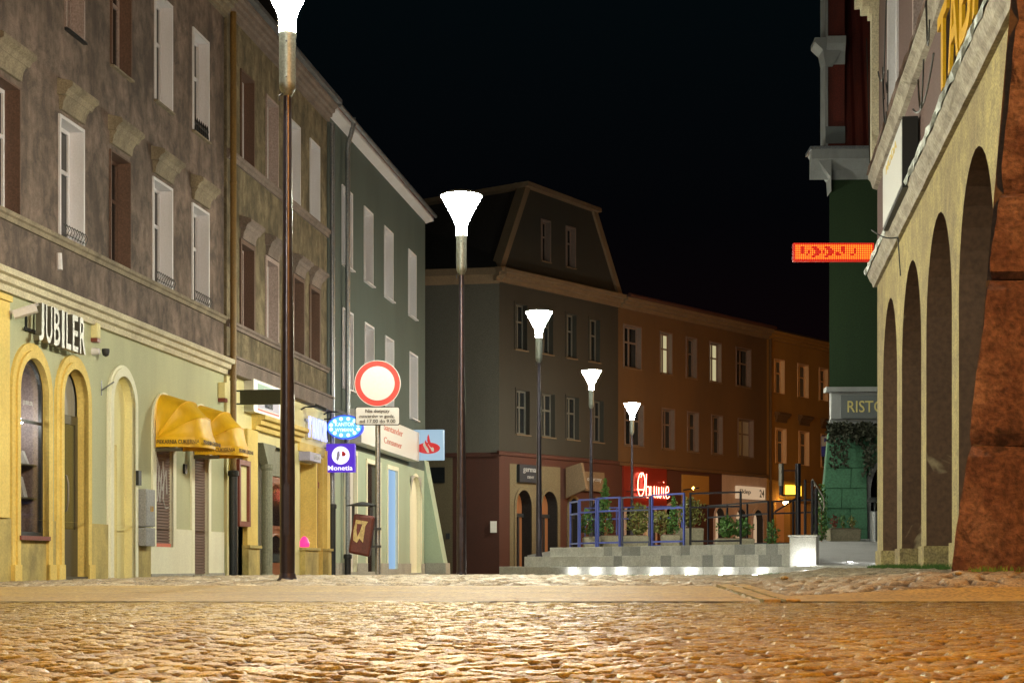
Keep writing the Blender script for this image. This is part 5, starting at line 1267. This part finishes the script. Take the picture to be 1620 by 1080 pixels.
m = MB(); m.tube([Q2(1291, 893), Q2(1291, 772)], .03, 10).tube([Q2(1285, 848), Q2(1285, 760)], .022, 10).tube([Q2(1279, 848, dy=.3), Q2(1279, 757, dy=.3)], .022, 10); m.build('post', 'darkmetal', t, smooth=True)
m = MB(); m.tube([Q2(1285, 757), Q2(1303, 786), Q2(1304, 800), Q2(1302, 808), Q2(1298, 800), Q2(1284, 770)], .012, 8)
for k in range(7): f_ = k/6; m.tube([Q2(1286+14*f_, 764+30*f_), Q2(1289+14*f_, 761+30*f_, dy=.18)], .006, 6)
m.tube([Q2(1288, 757, dy=.18), Q2(1306, 786, dy=.18), Q2(1307, 800, dy=.18)], .012, 8)
m.build('ladder_bracket', 'steel', t, smooth=True)

# planters and shrubs
def leaves(mb, c, rx, rz, n, size, cone=False, seed=1):
    r = random.Random(seed)
    for _ in range(n):
        h_ = r.random(); 
        if cone: rad = rx*(1-h_)**.8*(.35+.65*r.random()); 
        else: rad = rx*math.sqrt(max(0, 1-(2*h_-1)**2))*(.3+.7*r.random())*(.7+.5*r.random())
        a = r.random()*2*PI; p = Vector((c[0]+rad*math.cos(a), c[1]+rad*math.sin(a), c[2]+rz*h_*(.85+.3*r.random())))
        d = Vector((r.uniform(-1, 1), r.uniform(-1, 1), r.uniform(-.2, 1.6))).normalized(); s_ = d.cross(Vector((r.uniform(-1, 1), r.uniform(-1, 1), r.uniform(-1, 1)))).normalized()
        L_ = size*r.uniform(.6, 1.4); w_ = L_*.3
        mb.add([tuple(p), tuple(p+d*L_*.5+s_*w_), tuple(p+d*L_), tuple(p+d*L_*.5-s_*w_)], [(0, 1, 2, 3)])
def planter(px0, px1, Z, lab, h_=.38, z=.558):
    x0, x1 = (px0-810)*Z/F, (px1-810)*Z/F
    t = empty('planter', ((x0+x1)/2, Z, z), 0, lab, 'planter', 'rough concrete planters on the terrace'); w_ = (x1-x0)/2
    MB().prism_xz([(-w_*.94, 0), (w_*.94, 0), (w_, h_), (-w_, h_)], -.25, .25).build('trough', 'concrete', t, bevel=.02)
    MB().box(-w_*.86, w_*.86, -.2, .2, h_+.001, h_+.02).build('soil', 'earth', t)
    return t
def shrub(px, Z, hgt, rad, lab, mat='leaf', cone=False, z=.558+.40, n=420, size=.07, seed=1):
    x = (px-810)*Z/F; t = empty('shrub', (x, Z, z), 0, lab, 'shrub')
    m = MB(); leaves(m, (0, 0, .03), rad, hgt, n, size, cone, seed); m.build('foliage', mat, t)
    m = MB(); m.tube([(0, 0, -.03), (.01, 0, hgt*.4), (0, .01, hgt*.8)], [.014, .01, .004], 6)
    for k in range(5): a = k*1.3; m.tube([(0, 0, hgt*.1*k), (rad*.6*math.cos(a), rad*.6*math.sin(a), hgt*(.25+.1*k))], .005, 5)
    m.build('stem', 'wood', t)
planter(922, 950, 39., 'concrete planter behind the leftmost blue-lit railing panels', .30)
planter(948, 980, 39.3, 'concrete planter under the cone-shaped shrub', .33)
planter(985, 1025, 38.6, 'concrete planter under the olive bush left of the farthest lamp post', .32)
planter(1046, 1075, 37.6, 'short concrete planter behind the wide blue-lit panel', .32)
planter(1066, 1112, 39., 'tall concrete planter behind the gap between railing panels', .5)
planter(1132, 1192, 36.4, 'long low concrete planter behind the wide dark railing panel', .22)
shrub(927, 39., .5, .2, 'small spiky shrub behind the leftmost blue-lit railing panels', z=.88, seed=3, n=260)
shrub(957, 39.3, 1.15, .26, 'cone-shaped green conifer behind the blue-lit railing', cone=True, z=.9, seed=4, n=1000, size=.06)
shrub(1010, 38.6, .62, .34, 'wide olive bush left of the farthest lamp post', 'leafolive', z=.88, seed=5, n=700)
shrub(1044, 38.0, .45, .3, 'loose olive shrub low behind the wide blue-lit panel', 'leafolive', z=.88, seed=6, n=420)
shrub(1066, 37.6, .75, .16, 'narrow bright green conifer behind the wide blue-lit panel', cone=True, z=.88, seed=7, n=700, size=.05)
shrub(1092, 39., .6, .36, 'tall olive bush in the gap between the railing panels', 'leafolive', z=1.06, seed=8, n=600)
shrub(1150, 36.4, .38, .22, 'light green shrub at the left of the long low planter', z=.78, seed=9, n=420)
shrub(1172, 36.4, .34, .26, 'light green shrub at the right of the long low planter', z=.78, seed=10, n=420)
shrub(1222, 37.2, .55, .16, 'dark small shrub at the foot of the rear railing', z=.558, seed=11, n=300)
shrub(1299, 34.8, 1.0, .16, 'narrow climbing green plant left of the sea-green wall', z=.7, seed=12, n=500)

# ================================================================== RESTAURANT HOUSE
RZ = 36.4
gp0 = Vector(((1312-810)*RZ/F, RZ)); GD = Vector((1., -.03)).normalized()
RS = Facade((gp0.x, gp0.y), (GD.x, GD.y))
rr_ = RS.root('restaurant_building', label='green restaurant house with sea-green block base and white eave behind the arcade', cat='building')
RU = RS.U; RHh = RS.H
eave = RHh(1340, 262)
w = MB(); w.add([(0, 0, 3.9), (7, 0, 3.9), (7, 0, eave), (0, 0, eave)], [(0, 1, 2, 3)])
w.add([(0, 0, 0), (3.2, 12, 0), (3.2, 12, eave), (0, 0, eave)], [(0, 1, 2, 3)]); w.add([(0, 0, eave), (7, 0, eave), (8, 12, eave), (3.2, 12, eave)], [(0, 1, 2, 3)]); w.add([(7, 0, 0), (8, 12, 0), (8, 12, eave), (7, 0, eave)], [(0, 1, 2, 3)])
w.build('wall', 'ristgreen', rr_)
# battered block base
zt = RHh(1316, 676); bw = .14
dh = hole(RU(1377), RU(1412), .6, RHh(1390, 738), arch=.55, d=.4)
def batter(z): return -.22*(zt-z)/zt*1.6
m = MB()
m.add([(-.32, -.35, -.05), (RU(1369), -.35, -.05), (RU(1369), -.05, zt), (-.02, -.05, zt), (-.32, .1, -.05), (-.02, .1, zt), (RU(1369), .1, -.05), (RU(1369), .1, zt)], [(0, 1, 2, 3), (0, 3, 5, 4), (1, 6, 7, 2), (3, 2, 7, 5)])
bo = m.build('battered_pier', 'ristblock', rr_)
# raised blocks on the pier
rows = 6
for r_ in range(rows):
    za = .55+(zt-.55)*r_/rows+.012; zb = .55+(zt-.55)*(r_+1)/rows-.012
    def yy(z): return -.35+(z+.05)*.3/(zt+.05)
    def xl_(z): return -.32+.30*(z+.05)/(zt+.05)
    cut = [0, .62 if r_ % 2 else .42, 1]
    for k in range(2):
        def XX(f, z): a = xl_(z); return a+(RU(1369)-a)*f
        f0, f1 = cut[k], cut[k+1]; g_ = .008
        m = MB() if k == 0 else m
        m.add([(XX(f0, za)+g_, yy(za)-.03, za), (XX(f1, za)-g_, yy(za)-.03, za), (XX(f1, zb)-g_, yy(zb)-.03, zb), (XX(f0, zb)+g_, yy(zb)-.03, zb),
               (XX(f0, za)+g_, yy(za)+.02, za), (XX(f1, za)-g_, yy(za)+.02, za), (XX(f1, zb)-g_, yy(zb)+.02, zb), (XX(f0, zb)+g_, yy(zb)+.02, zb)], [(0, 1, 2, 3), (0, 4, 5, 1), (3, 2, 6, 7), (0, 3, 7, 4), (1, 5, 6, 2)])
    m.build('stone_block', 'ristblock', bo)
m = MB(); wall_face(m, RU(1369), 7., -.05, zt, [dh], .0); m.build('ground_floor_wall', 'ristblock', rr_)
m = MB(); surround(m, dh, .12, -.05, 0); so = m.build('door_arch', 'zinc', rr_); m = MB(); reveal(m, dh, -.05, .4, False); m.build('reveal', 'castiron', so); m = MB(); panel(m, dh, .39, .42); m.build('door', 'glass', so)
m = MB(); m.box(-.02, 7, -.18, .0, zt, zt+.15); m.build('lower_band', 'dullpaint', rr_)
z0, z1 = RHh(1316, 664), RHh(1316, 622)
m = MB(); m.box(.0, 7, -.12, 0, zt+.15, zt+.30); m.build('dark_band', 'castiron', rr_)
m = MB(); m.box(.0, 7, -.25, 0, z0, z1).box(-.12, 7, -.38, 0, z1, z1+.10); m.build('fascia', 'dullpaint', rr_)
m = MB(); m.prism_yz([(.0, eave-.30), (-.08, eave-.12), (-.3, eave+.08), (-.3, eave+.28), (0, eave+.28)], -.42, 7); m.prism_xz([(0, eave-.6), (-.02, eave-.3), (-.42, eave+.25), (0, eave+.25)], -.28, .3); m.build('eave_cornice', 'dullpaint', rr_)
m = MB(); m.xf = None; m.box(-.45, 7, -.33, .4, eave+.28, eave+.34); m.build('eave_gutter', 'zinc', rr_)
# steep tiled roof and ornamental gable pilaster
px0, px1 = RU(1336), 7
m = MB(); y = 0; z = eave+.34
while z < eave+7:
    for k in range(28):
        a = px0+k*.235
        m.add([(a, 0-.02+y, z), (a+.08, -.07+y, z-.0), (a+.16, -.07+y, z), (a+.235, -.02+y, z), (a, .04+y, z+.33), (a+.08, -.01+y, z+.33), (a+.16, -.01+y, z+.33), (a+.235, .04+y, z+.33)], [(0, 1, 5, 4), (1, 2, 6, 5), (2, 3, 7, 6)])
    z += .30; y += .055
M['tilered'] = pmat('deep red roof tile', (.12, .018, .01), .6, dirt=(.05, .01, .008), dscale=4, damt=.6, bump=.2)
m.build('roof', 'tilered', rr_)
m = MB(); m.box(px0, 7, .12+1.3, .2+1.3, eave+.3, eave+7.2); m.build('roof_back', 'roofdark', rr_)
m = MB(); xa = RU(1309); m.box(xa, px0, -.02, .6, eave+.34, eave+7)
m.build('gable_pilaster', 'tilered', rr_)
zc_ = RHh(1316, 62)
m = MB()
m.box(xa-.06, xa, -.08, .6, eave+.34, eave+7)
m.prism_yz([(.3, zc_-.55), (-.05, zc_-.55), (-.1, zc_-.3), (-.2, zc_-.15), (-.22, zc_), (.3, zc_)], xa-.04, px0)
m.prism_xz([(xa-.05, zc_-.6), (xa-.12, zc_-.25), (xa-.28, zc_-.1), (xa-.28, zc_), (px0, zc_), (px0, zc_-.1), (xa+.1, zc_-.6)], -.12, .5)
m.build('gable_capital', 'dullpaint', rr_)
m = MB(); m.box(xa-.05, px0, -.1, .5, RHh(1316, 228), RHh(1316, 202)); m.build('gable_foot', 'ristgrey', rr_)
a, b = RU(1327), RU(1327)+2.4; z0, z1 = RHh(1316, 663), RHh(1316, 627)
t, o = fthing(RS, 'restaurant_sign', a, -.25, z0, 'slate grey restaurant sign with gold letters RISTORANTE cut off by the arcade', 'shop sign')
MB().box(a, b, -.30, -.252, z0, z1).build('board', 'ristgrey', t, o)
m = MB(); text_geo(m, 'RISTORANTE', RU(1337), RU(1337)+1.72, z0+.12, z1-.12, -.302, .01, .004); m.build('lettering', 'ristgold', t, o)
# hanging vine
m = MB()
r_ = random.Random(5)
for k in range(16):
    x = r_.uniform(-.05, 1.05); L_ = r_.uniform(.15, .35) if k % 4 else r_.uniform(.7, 1.15); z = zt+.04; p = [x, -.24, z]
    pts = [tuple(p)]
    for j in range(8): p = [p[0]+r_.uniform(-.05, .05), p[1]-.01+r_.uniform(-.02, .01)-.012, p[2]-L_/8]; pts.append(tuple(p))
    m.tube(pts, .01, 4)
    for q in pts:
        for _ in range(12):
            d = Vector((r_.uniform(-1, 1), r_.uniform(-1, .2), r_.uniform(-1, .5))).normalized()*.07; c_ = Vector(q)+Vector((r_.uniform(-.08, .08), r_.uniform(-.04, .02), r_.uniform(-.05, .05))); s_ = d.cross(Vector((0, 1, .3))).normalized()*.03
            m.add([tuple(c_), tuple(c_+d*.5+s_), tuple(c_+d), tuple(c_+d*.5-s_)], [(0, 1, 2, 3)])
t = tag(m.build('hanging_vine', 'leafdark', None, (0, 0, zt)), 'dark dry vine hanging over the sea-green blocks below the restaurant sign', 'vine'); t.location = RS.w(0, 0, zt); t.rotation_euler.z = RS.rz
planter(1309, 1359, 35.2, 'concrete planter with red and green seedlings against the sea-green wall', .26, z=.70)
planter(1288, 1303, 35.9, 'small concrete planter partly hidden left of the sea-green wall', .2, z=.72)
shrub(1320, 35.2, .22, .08, 'tiny reddish plant in the planter by the sea-green wall', 'redwood', z=.97, n=90, size=.05, seed=20)
shrub(1333, 35.2, .22, .08, 'tiny green plant in the middle of the planter by the sea-green wall', 'leaf', z=.97, n=90, size=.05, seed=21)
shrub(1348, 35.2, .18, .1, 'tiny yellow-green plant at the right of the planter by the sea-green wall', 'leafolive', z=.97, n=90, size=.05, seed=22)
t = empty('ash_bin', ((1384-810)*34.8/F, 34.8, .7), 0, 'slim grey standing bin in front of the arched restaurant door', 'bin')
MB().lathe([(.10, 0), (.10, .6), (.08, .62)], (0, 0, 0), 14).build('bin_body', 'galv', t, smooth=True); MB().lathe([(.16, .8), (.17, .86), (.12, .9)], (0, 0, 0), 14).build('lid', 'castiron', t); MB().tube([(0, 0, .6), (0, 0, .82)], .02, 6).build('stem', 'castiron', t)
# blue and white projecting sign beyond
u = UF(1297); t, o = fthing(FW, 'projecting_sign', u, -.1, 4.0, 'blue and white MAX sign projecting left of the sea-green wall', 'projecting sign')
zz0, zz1 = FH(1297, 722), FH(1297, 690); T = MB(); 
m = MB(); m.box(u-.06, u+.06, -1.3, -.1, zz0, zz1)
M['royal'] = plain('royal blue board', (.03, .04, .32), .5); m.build('board', 'royal', t, o)
m = MB(); m.prism_yz([(-1.28, zz1-.02), (-.12, zz1-.02), (-.12, zz1-.45), (-.75, zz1-.38), (-1.28, zz1-.25)], u-.068, u-.061); m.build('white_field', 'dullwhite', t, o)
T = MB(); text_geo(T, 'MAX', 0, .7, 0, .18, 0, .01, .01); m = MB(); m.add([(u-.075+y, -.25-x, zz1-.26+z) for x, y, z in T.v], T.f); m.build('lettering', 'royal', t, o)
T = MB(); text_geo(T, 'e', 0, .36, 0, .38, 0, .01, .02); m = MB(); m.add([(u-.075+y, -.5-x, zz0+.08+z) for x, y, z in T.v], T.f); m.build('round_mark', 'dullwhite', t, o)

# ================================================================== ARCADE BUILDING (right)
ra = RW.root('arcade_building', label='yellowish roughcast arcade house with mauve upper floor on the right', cat='building')
V = RW.U
endu = V(1388); near = V(1605)+.9
holes = []
for x0, x1 in ((1397, 1419.3), (1427, 1457.5), (1465.5, 1506), (1517, 1573)): holes.append(hole(V(x0), V(x1), -.1, 3.8, arch=1.12, d=1.0))
for k in range(0): holes.append(hole(V(1573)+.55+2.75*(k-1), V(1573)+.55+2.75*(k-1)+2.2, -.1, 3.8, arch=1.12, d=1.0))
w = MB(); wall_face(w, endu, near, -.1, 4.4, holes); w.build('arcade_wall', 'arcade', ra)
for h in holes:
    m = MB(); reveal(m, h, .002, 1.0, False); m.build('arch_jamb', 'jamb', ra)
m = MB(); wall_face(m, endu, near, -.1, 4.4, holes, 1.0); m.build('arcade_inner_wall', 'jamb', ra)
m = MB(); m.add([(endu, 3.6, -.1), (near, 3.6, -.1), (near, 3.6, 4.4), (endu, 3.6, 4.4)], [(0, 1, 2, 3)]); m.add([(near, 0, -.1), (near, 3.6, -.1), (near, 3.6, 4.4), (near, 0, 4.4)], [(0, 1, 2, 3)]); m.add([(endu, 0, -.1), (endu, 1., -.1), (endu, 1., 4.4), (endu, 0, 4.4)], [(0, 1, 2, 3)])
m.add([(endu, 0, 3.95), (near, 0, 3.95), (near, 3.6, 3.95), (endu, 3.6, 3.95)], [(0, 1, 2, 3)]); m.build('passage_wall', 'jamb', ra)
# plinth stones on piers
m = MB()
xs_ = [endu]+[v for h in holes for v in (h['x0'], h['x1'])]+[near]
for a, b in zip(xs_[::2], xs_[1::2]):
    if b-a > .05: MB().box(a-.01, b+.01, -.03, 1.02, -.1, .42).build('pier_plinth', 'arcade', ra)
# lower ledge: sloping flashing over moulded stone, waving a little
def wavy_ledge(x0, x1, z, prof_, mat, name, amp=.012, n=40, seed=2):
    r = random.Random(seed); m = MB(); vs = []; k = len(prof_)
    for i in range(n+1):
        x = x0+(x1-x0)*i/n; 
        for (y, dz, wv) in prof_: vs.append((x, y+wv*r.uniform(-amp, amp), z+dz+wv*r.uniform(-amp, amp)))
    fs = [(i*k+j, (i+1)*k+j, (i+1)*k+j+1, i*k+j+1) for i in range(n) for j in range(k-1)]
    fs += [tuple(range(k)), tuple(n*k+j for j in range(k-1, -1, -1))]
    m.add(vs, fs); return m.build(name, mat, ra)
wavy_ledge(endu-.12, near, 4.3, [(0, 0, 0), (-.05, .0, .3), (-.07, .05, .3), (-.10, .09, .3), (-.13, .16, .3), (-.145, .2, .3), (0, .22, 0)], 'ledge', 'lower_ledge')
wavy_ledge(endu-.14, near, 4.52, [(-.155, -.03, 1.), (-.18, 0, 1.), (-.175, .025, 1.), (-.12, .07, 1.), (0, .15, .3)], 'flash', 'ledge_flashing', .012, 70, 4)
w2_ = [hole(V(x0), V(x0)+1.15, 6.25, 8.6, d=.18) for x0 in (1408, 1449, 1503)]
w = MB(); wall_face(w, endu, near, 4.4, 9.6, w2_); shellbox(w, endu, near, 9., 4.4, 9.6, left=True); w.build('upper_wall', 'mauve', ra)
for i, h in enumerate(w2_): window(ra, h, 'whiteframe' if i == 0 else 'pinkframe', 'whiteframe', 'glass', None, .12)
wavy_ledge(endu-.06, near, 5.72, [(0, 0, 0), (-.06, .02, .4), (-.09, .12, .4), (-.13, .16, .4), (-.13, .21, .4), (0, .27, .2)], 'ledge', 'upper_ledge', .012, 40, 9)
wavy_ledge(endu-.08, near, 5.97, [(-.135, -.03, 1), (-.16, -.02, 1), (-.13, .0, 1), (0, .05, .3)], 'brownframe', 'upper_flashing', .01, 50, 12)
m = MB(); m.prism_xz([(endu-.02, 5.9), (endu+.28, 5.9), (endu+.28, 8.2), (endu-.02, 8.2)], -.10, .1); m.build('corner_pilaster', 'cornice', ra)
m = MB(); m.box(endu-.05, endu+.3, -.14, .1, 8.2, 8.3).box(endu-.12, endu+.34, -.24, .1, 8.3, 8.42).box(endu-.18, endu+.4, -.32, .1, 8.42, 8.55).box(endu-.2, near, -.38, .1, 8.95, 9.2); m.build('corner_capital', 'cornice', ra)
# letter sign
t, o = fthing(RW, 'shop_sign', V(1508), -.12, 4.6, 'big yellow raised letters TABAC between the two ledges of the arcade house', 'shop sign')
lets = 'TABAC'; x = V(1508); q = .80
for ch in lets:
    m = MB(); text_geo(m, ch, x+.02, x+q*.92, 4.64, 5.40, -.12, .03, .012); lo = m.build('letter', 'yellowletter', t, o)
    m = MB(); text_geo(m, ch, x+.0, x+q*.95, 4.62, 5.42, -.085, .03, .025); m.build('letter_back', 'letterside', lo, o); x += q
# boxed sign parallel to the wall with dark near end
a, b = (23.3-21.7)/.9915, (23.3-19.2)/.9915; z0, z1 = 4.5, 5.2
t, o = fthing(RW, 'sign_box', a, -.1, z0, 'boxed white advert with faint print and black end panel over the ledge', 'sign')
m = MB(); m.box(a, b, -.195, -.02, z0-.04, z1+.06); m.build('box', 'black', t, o)
m = MB(); m.box(a+.02, b-.02, -.202, -.196, z0, z1+.03); fo = m.build('face', 'signwhite', t, o)
m = MB()
for i in range(3):
    x = a+.5+i*.7; m.prism_xz([(x, z0+.12), (x+.25, z0+.12), (x+.2, z0+.40), (x+.05, z0+.40)], -.207, -.203); m.box(x+.05, x+.2, -.207, -.203, z0+.44, z0+.47)
m.build('print', 'redwood', fo)
m = MB(); text_geo(m, 'MODA', a+.5, b-.6, z1-.14, z1-.03, -.203, .004, .004); m.build('lettering', 'sandstone', fo, o) 
fo.children
# LED display projecting from the far end
Zl = RW.Zd(endu)-.2; xL, xR = (1255-810)*Zl/F, (1383-810)*Zl/F; z0, z1 = CZ+(HY-413)*Zl/F, CZ+(HY-384)*Zl/F
t = empty('led_display', (xL, Zl, z0), 0, 'glowing red LED dot matrix display projecting from the arcade house', 'LED sign')
Wd, Hd = xR-xL, z1-z0
M['ledcase'] = emat('display face with red glow added', (.8, .01, .003), .55, (.05, .01, .01))  # casing emits faint red to imitate the glow round the dots
MB().box(0, Wd, .0, .1, 0, Hd).build('casing', 'ledcase', t, bevel=.01)
rows_ = ['1111111111111111111111111111111111111111', '1111001111000111100011111100111111111111', '1111001111100011110001111100111110111111', '1111001101110001011000111100111110111111', '1111001101110001011000100110111110111111', '1111111011100011110001100011111001111111', '1111111111001111100111111111111111111111', '1111111111111111111111111111111111111111']
m1 = MB(); m2 = MB(); rr2 = random.Random(3)
nc = 44; nr = 10
for j in range(nr):
    for i in range(nc):
        cx_, cz_ = Wd*(i+.5)/nc, Hd*(j+.5)/nr
        rj = rows_[min(7, max(0, 8-j))] if 1 <= j <= 8 else "1"*40
        off_ = (i < 40 and rj[min(i, 39)] == '0' and 1 <= j <= 8)
        mm = m1 if off_ or j in (0, nr-1) or i in (0, nc-1) else m2; s_ = .0105
        mm.prism_xz([(cx_-s_, cz_), (cx_, cz_-s_), (cx_+s_, cz_), (cx_, cz_+s_)], -.006, -.001)
d1 = m1.build('red_dots', 'led', t); m2.build('orange_dots', 'ledbright', t)
m = MB(); m.tube([(Wd, .05, .05), (Wd+.35, .05, .05)], .02, 6).tube([(Wd, .05, Hd-.05), (Wd+.35, .05, Hd-.05)], .02, 6); m.build('bracket', 'castiron', t)
# cables on the wall
m = MB()
def sag(p, q, s, n=12):
    p, q = Vector(p), Vector(q); return [tuple(p.lerp(q, i/n)-Vector((0, 0, s*4*(i/n)*(1-i/n)))) for i in range(n+1)]
cab = [sag((V(1447), -.3, 7.4), (V(1438), -.3, 5.9), .0), sag((V(1440), -.26, 6.1), (V(1446), -.3, 5.6), .25), sag((V(1440), -.32, 6.0), (V(1443), -.30, 5.55), .3), sag((V(1428), -.3, 6.35), (V(1440), -.3, 6.1), .12), sag((V(1437), -.3, 6.2), (V(1443), -.32, 5.7), .1), sag((V(1440), -.28, 5.95), (V(1452), -.34, 5.6), .02),
       sag((V(1515), -.36, 4.75), (V(1530), -.38, 4.75), .35), sag((V(1535), -.38, 5.2), (V(1546), -.4, 4.9), .3), sag((V(1505), -.36, 4.6), (V(1545), -.36, 4.62), .2), sag((V(1421), -.33, 4.5), (V(1427), -.05, 4.3), .05), sag((V(1427), -.05, 4.3), (V(1428.5), -.03, 3.8), 0),
       sag((V(1386), -.14, 8.0), (V(1392), -.14, 6.0), -.1)]
for c_ in cab: m.tube(c_, .009, 5)
t = tag(m.build('cable_bundle', 'black', None, (V(1440), 0, 5.8)), 'tangled black cables drooping over the ledges of the arcade house', 'cables'); t.location = RW.w(V(1440), 0, 5.8); t.rotation_euler.z = RW.rz

# red sandstone buttress pier
sP = 250.; ZP = F/sP
xb = (1506-810)/sP; 
tp = empty('stone_buttress', (xb+.6, ZP+.5, .1), 0, 'battered red sandstone buttress of big blocks at the right edge', 'buttress')
def edge(py): return (np.interp(py, [-700, 30, 150, 300, 430, 520, 700, 800, 905], [1650, 1612, 1600, 1586, 1566, 1556, 1532, 1520, 1505])-810)/sP
ylines = [960, 704, 438, 300, 20, -300, -700]
for k in range(len(ylines)-1):
    ya, yb = ylines[k], ylines[k+1]; za = CZ+(HY-ya)/sP; zb = CZ+(HY-yb)/sP
    n = 10; nxs = 12
    import bmesh
    m = MB(); r = random.Random(k+70)
    nz_ = 10; cols_ = []
    # block as grid of front + left faces with rounded, uneven edges
    def ptf(fx, fz, side_):
        z = za+(zb-za)*fz; py = HY-(z-CZ)*sP; x0_ = edge(py); round_ = .07*(abs(2*fz-1)**12)
        jig = .010*math.sin(13*fx+k*2.1+5*fz)+.008*math.sin(31*fz+k+7*fx)
        if side_ == 0: return (x0_+round_*.6+fx*1.7+(.004*math.sin(9*fz+k) if fx < .01 else 0), ZP+round_+jig-.06*(1-abs(2*fx-1)**6)*.3+.07*(z/4), z)
        return (x0_+round_*.6+(.004*math.sin(9*fz+k) if fx < .01 else 0)+fx*.62, ZP+round_+jig*(1-fx)+fx*1.5+.07*(z/4), z)
    G = 14
    for side_ in (0, 1):
        vs = [ptf(i/G, j/G, side_) for j in range(G+1) for i in range(G+1)]
        m.add(vs, [(j*(G+1)+i, j*(G+1)+i+1, (j+1)*(G+1)+i+1, (j+1)*(G+1)+i) for j in range(G) for i in range(G)])
    a_, b_, c_, d_ = ptf(0, 1, 0), ptf(1, 1, 0), (xb+2.4, ZP+1.5, zb-.02), ptf(1, 1, 1); m.add([a_, b_, c_, d_], [(0, 1, 2, 3)])
    a_, b_, c_, d_ = ptf(0, 0, 0), ptf(1, 0, 0), (xb+2.4, ZP+1.5, za+.02), ptf(1, 0, 1); m.add([a_, b_, c_, d_], [(0, 1, 2, 3)])
    m.build('stone_block', 'redstone', tp, (xb+.6, ZP+.5, .1), smooth=True)
m = MB(); zz = CZ+(HY+50)/sP
m.add([((edge(905))+.06, ZP+.06, -.1), (xb+2.3, ZP+.06, -.1), (xb+2.3, ZP+1.4, -.1), (edge(905)+.66, ZP+1.4, -.1), (edge(-600)+.06, ZP+.2, 6.), (xb+2.3, ZP+.2, 6.), (xb+2.3, ZP+1.4, 6.), (edge(-600)+.66, ZP+1.4, 6.)], [(0, 1, 5, 4), (1, 2, 6, 5), (2, 3, 7, 6), (3, 0, 4, 7)])
m.build('mortar_core', 'mortar', tp, (xb+.6, ZP+.5, .1))

# grass tufts along kerb and arcade foot
m = MB(); r = random.Random(9)
def tuft(x, y, n, s_):
    z = gz(x, y)
    for _ in range(n):
        px_, py_ = x+r.uniform(-.05, .05), y+r.uniform(-.05, .05); h_ = s_*r.uniform(.5, 1.3); dx, dy = r.uniform(-.5, .5)*h_, r.uniform(-.5, .5)*h_
        m.add([(px_-.004, py_, z), (px_+.004, py_, z), (px_+dx, py_+dy, z+h_)], [(0, 1, 2)])
for k in range(260):
    f_ = r.random(); q = A.lerp(Bq, f_)-nv*r.uniform(.02, .2); tuft(q.x, q.y, 8, .03)
for k in range(120):
    u = V(r.uniform(1395, 1520)); q = RW.w(u, -r.uniform(.04, .25)); tuft(q[0], q[1], 14, .055)
for k in range(30): tuft(r.uniform(xb+.1, xb+1.2), ZP-r.uniform(.02, .12), 9, .035)
tag(m.build('grass_tufts', 'leaf'), 'sparse grass growing at the foot of the steps, arcade and buttress', 'grass', kind='stuff')
# loose stones
for i, (px_, Z_, s_, lab) in enumerate(((1516, 10.4, .022, 'small orange stone chip lying at the foot of the red buttress'), (1241, 12.8, .03, 'pale loose pebble on the street cobbles'))):
    x = (px_-810)*Z_/F; m = MB(); rr3 = random.Random(i); m.lathe([(s_*.4, -s_*.5), (s_, -s_*.2), (s_*1.05, s_*.2), (s_*.5, s_*.55)], (0, 0, 0), 7)
    t = tag(m.build('pebble', 'strip', None), lab, 'stone'); t.location = (x, Z_, gz(x, Z_)+s_*.5+.005)

# ================================================================== camera, light, world
cam = bpy.data.cameras.new('camera'); co = bpy.data.objects.new('camera', cam); C.objects.link(co); sc.camera = co
co.location = (0, 0, CZ); co.rotation_euler = (PI/2, 0, 0)
cam.lens = 60.; cam.sensor_width = 36.; cam.shift_y = (HY-540)/1620; cam.clip_end = 5000; cam.clip_start = .05
wd = bpy.data.worlds.new('World'); sc.world = wd; wd.use_nodes = True; nt = wd.node_tree; nt.nodes.clear()
out = nt.nodes.new('ShaderNodeOutputWorld'); bg = nt.nodes.new('ShaderNodeBackground'); nt.links.new(bg.outputs[0], out.inputs[0])
tc = N(nt, 'ShaderNodeTexCoord'); sp = N(nt, 'ShaderNodeSeparateXYZ'); nt.links.new(tc.outputs['Generated'], sp.inputs[0])
cr = N(nt, 'ShaderNodeValToRGB'); e0, e1 = cr.color_ramp.elements
e0.position = .0; e0.color = (.005, .0008, .0012, 1); e1.position = .45; e1.color = (.0007, .0036, .0044, 1)
e2 = cr.color_ramp.elements.new(.2); e2.color = (.0010, .0011, .0016, 1)
nt.links.new(sp.outputs['Z'], cr.inputs[0]); nt.links.new(cr.outputs[0], bg.inputs['Color']); bg.inputs['Strength'].default_value = 1.
sc.view_settings.view_transform = 'Standard'; sc.view_settings.look = 'None'; sc.view_settings.exposure = .12; sc.view_settings.gamma = 1.
sc.render.engine = 'CYCLES'; cy = sc.cycles
cy.use_denoising = True; cy.max_bounces = 6; cy.diffuse_bounces = 4; cy.glossy_bounces = 3; cy.sample_clamp_indirect = 6.; cy.use_light_tree = True
cy.caustics_reflective = False; cy.caustics_refractive = False
try: cy.denoiser = 'OPENIMAGEDENOISE'
except Exception: pass
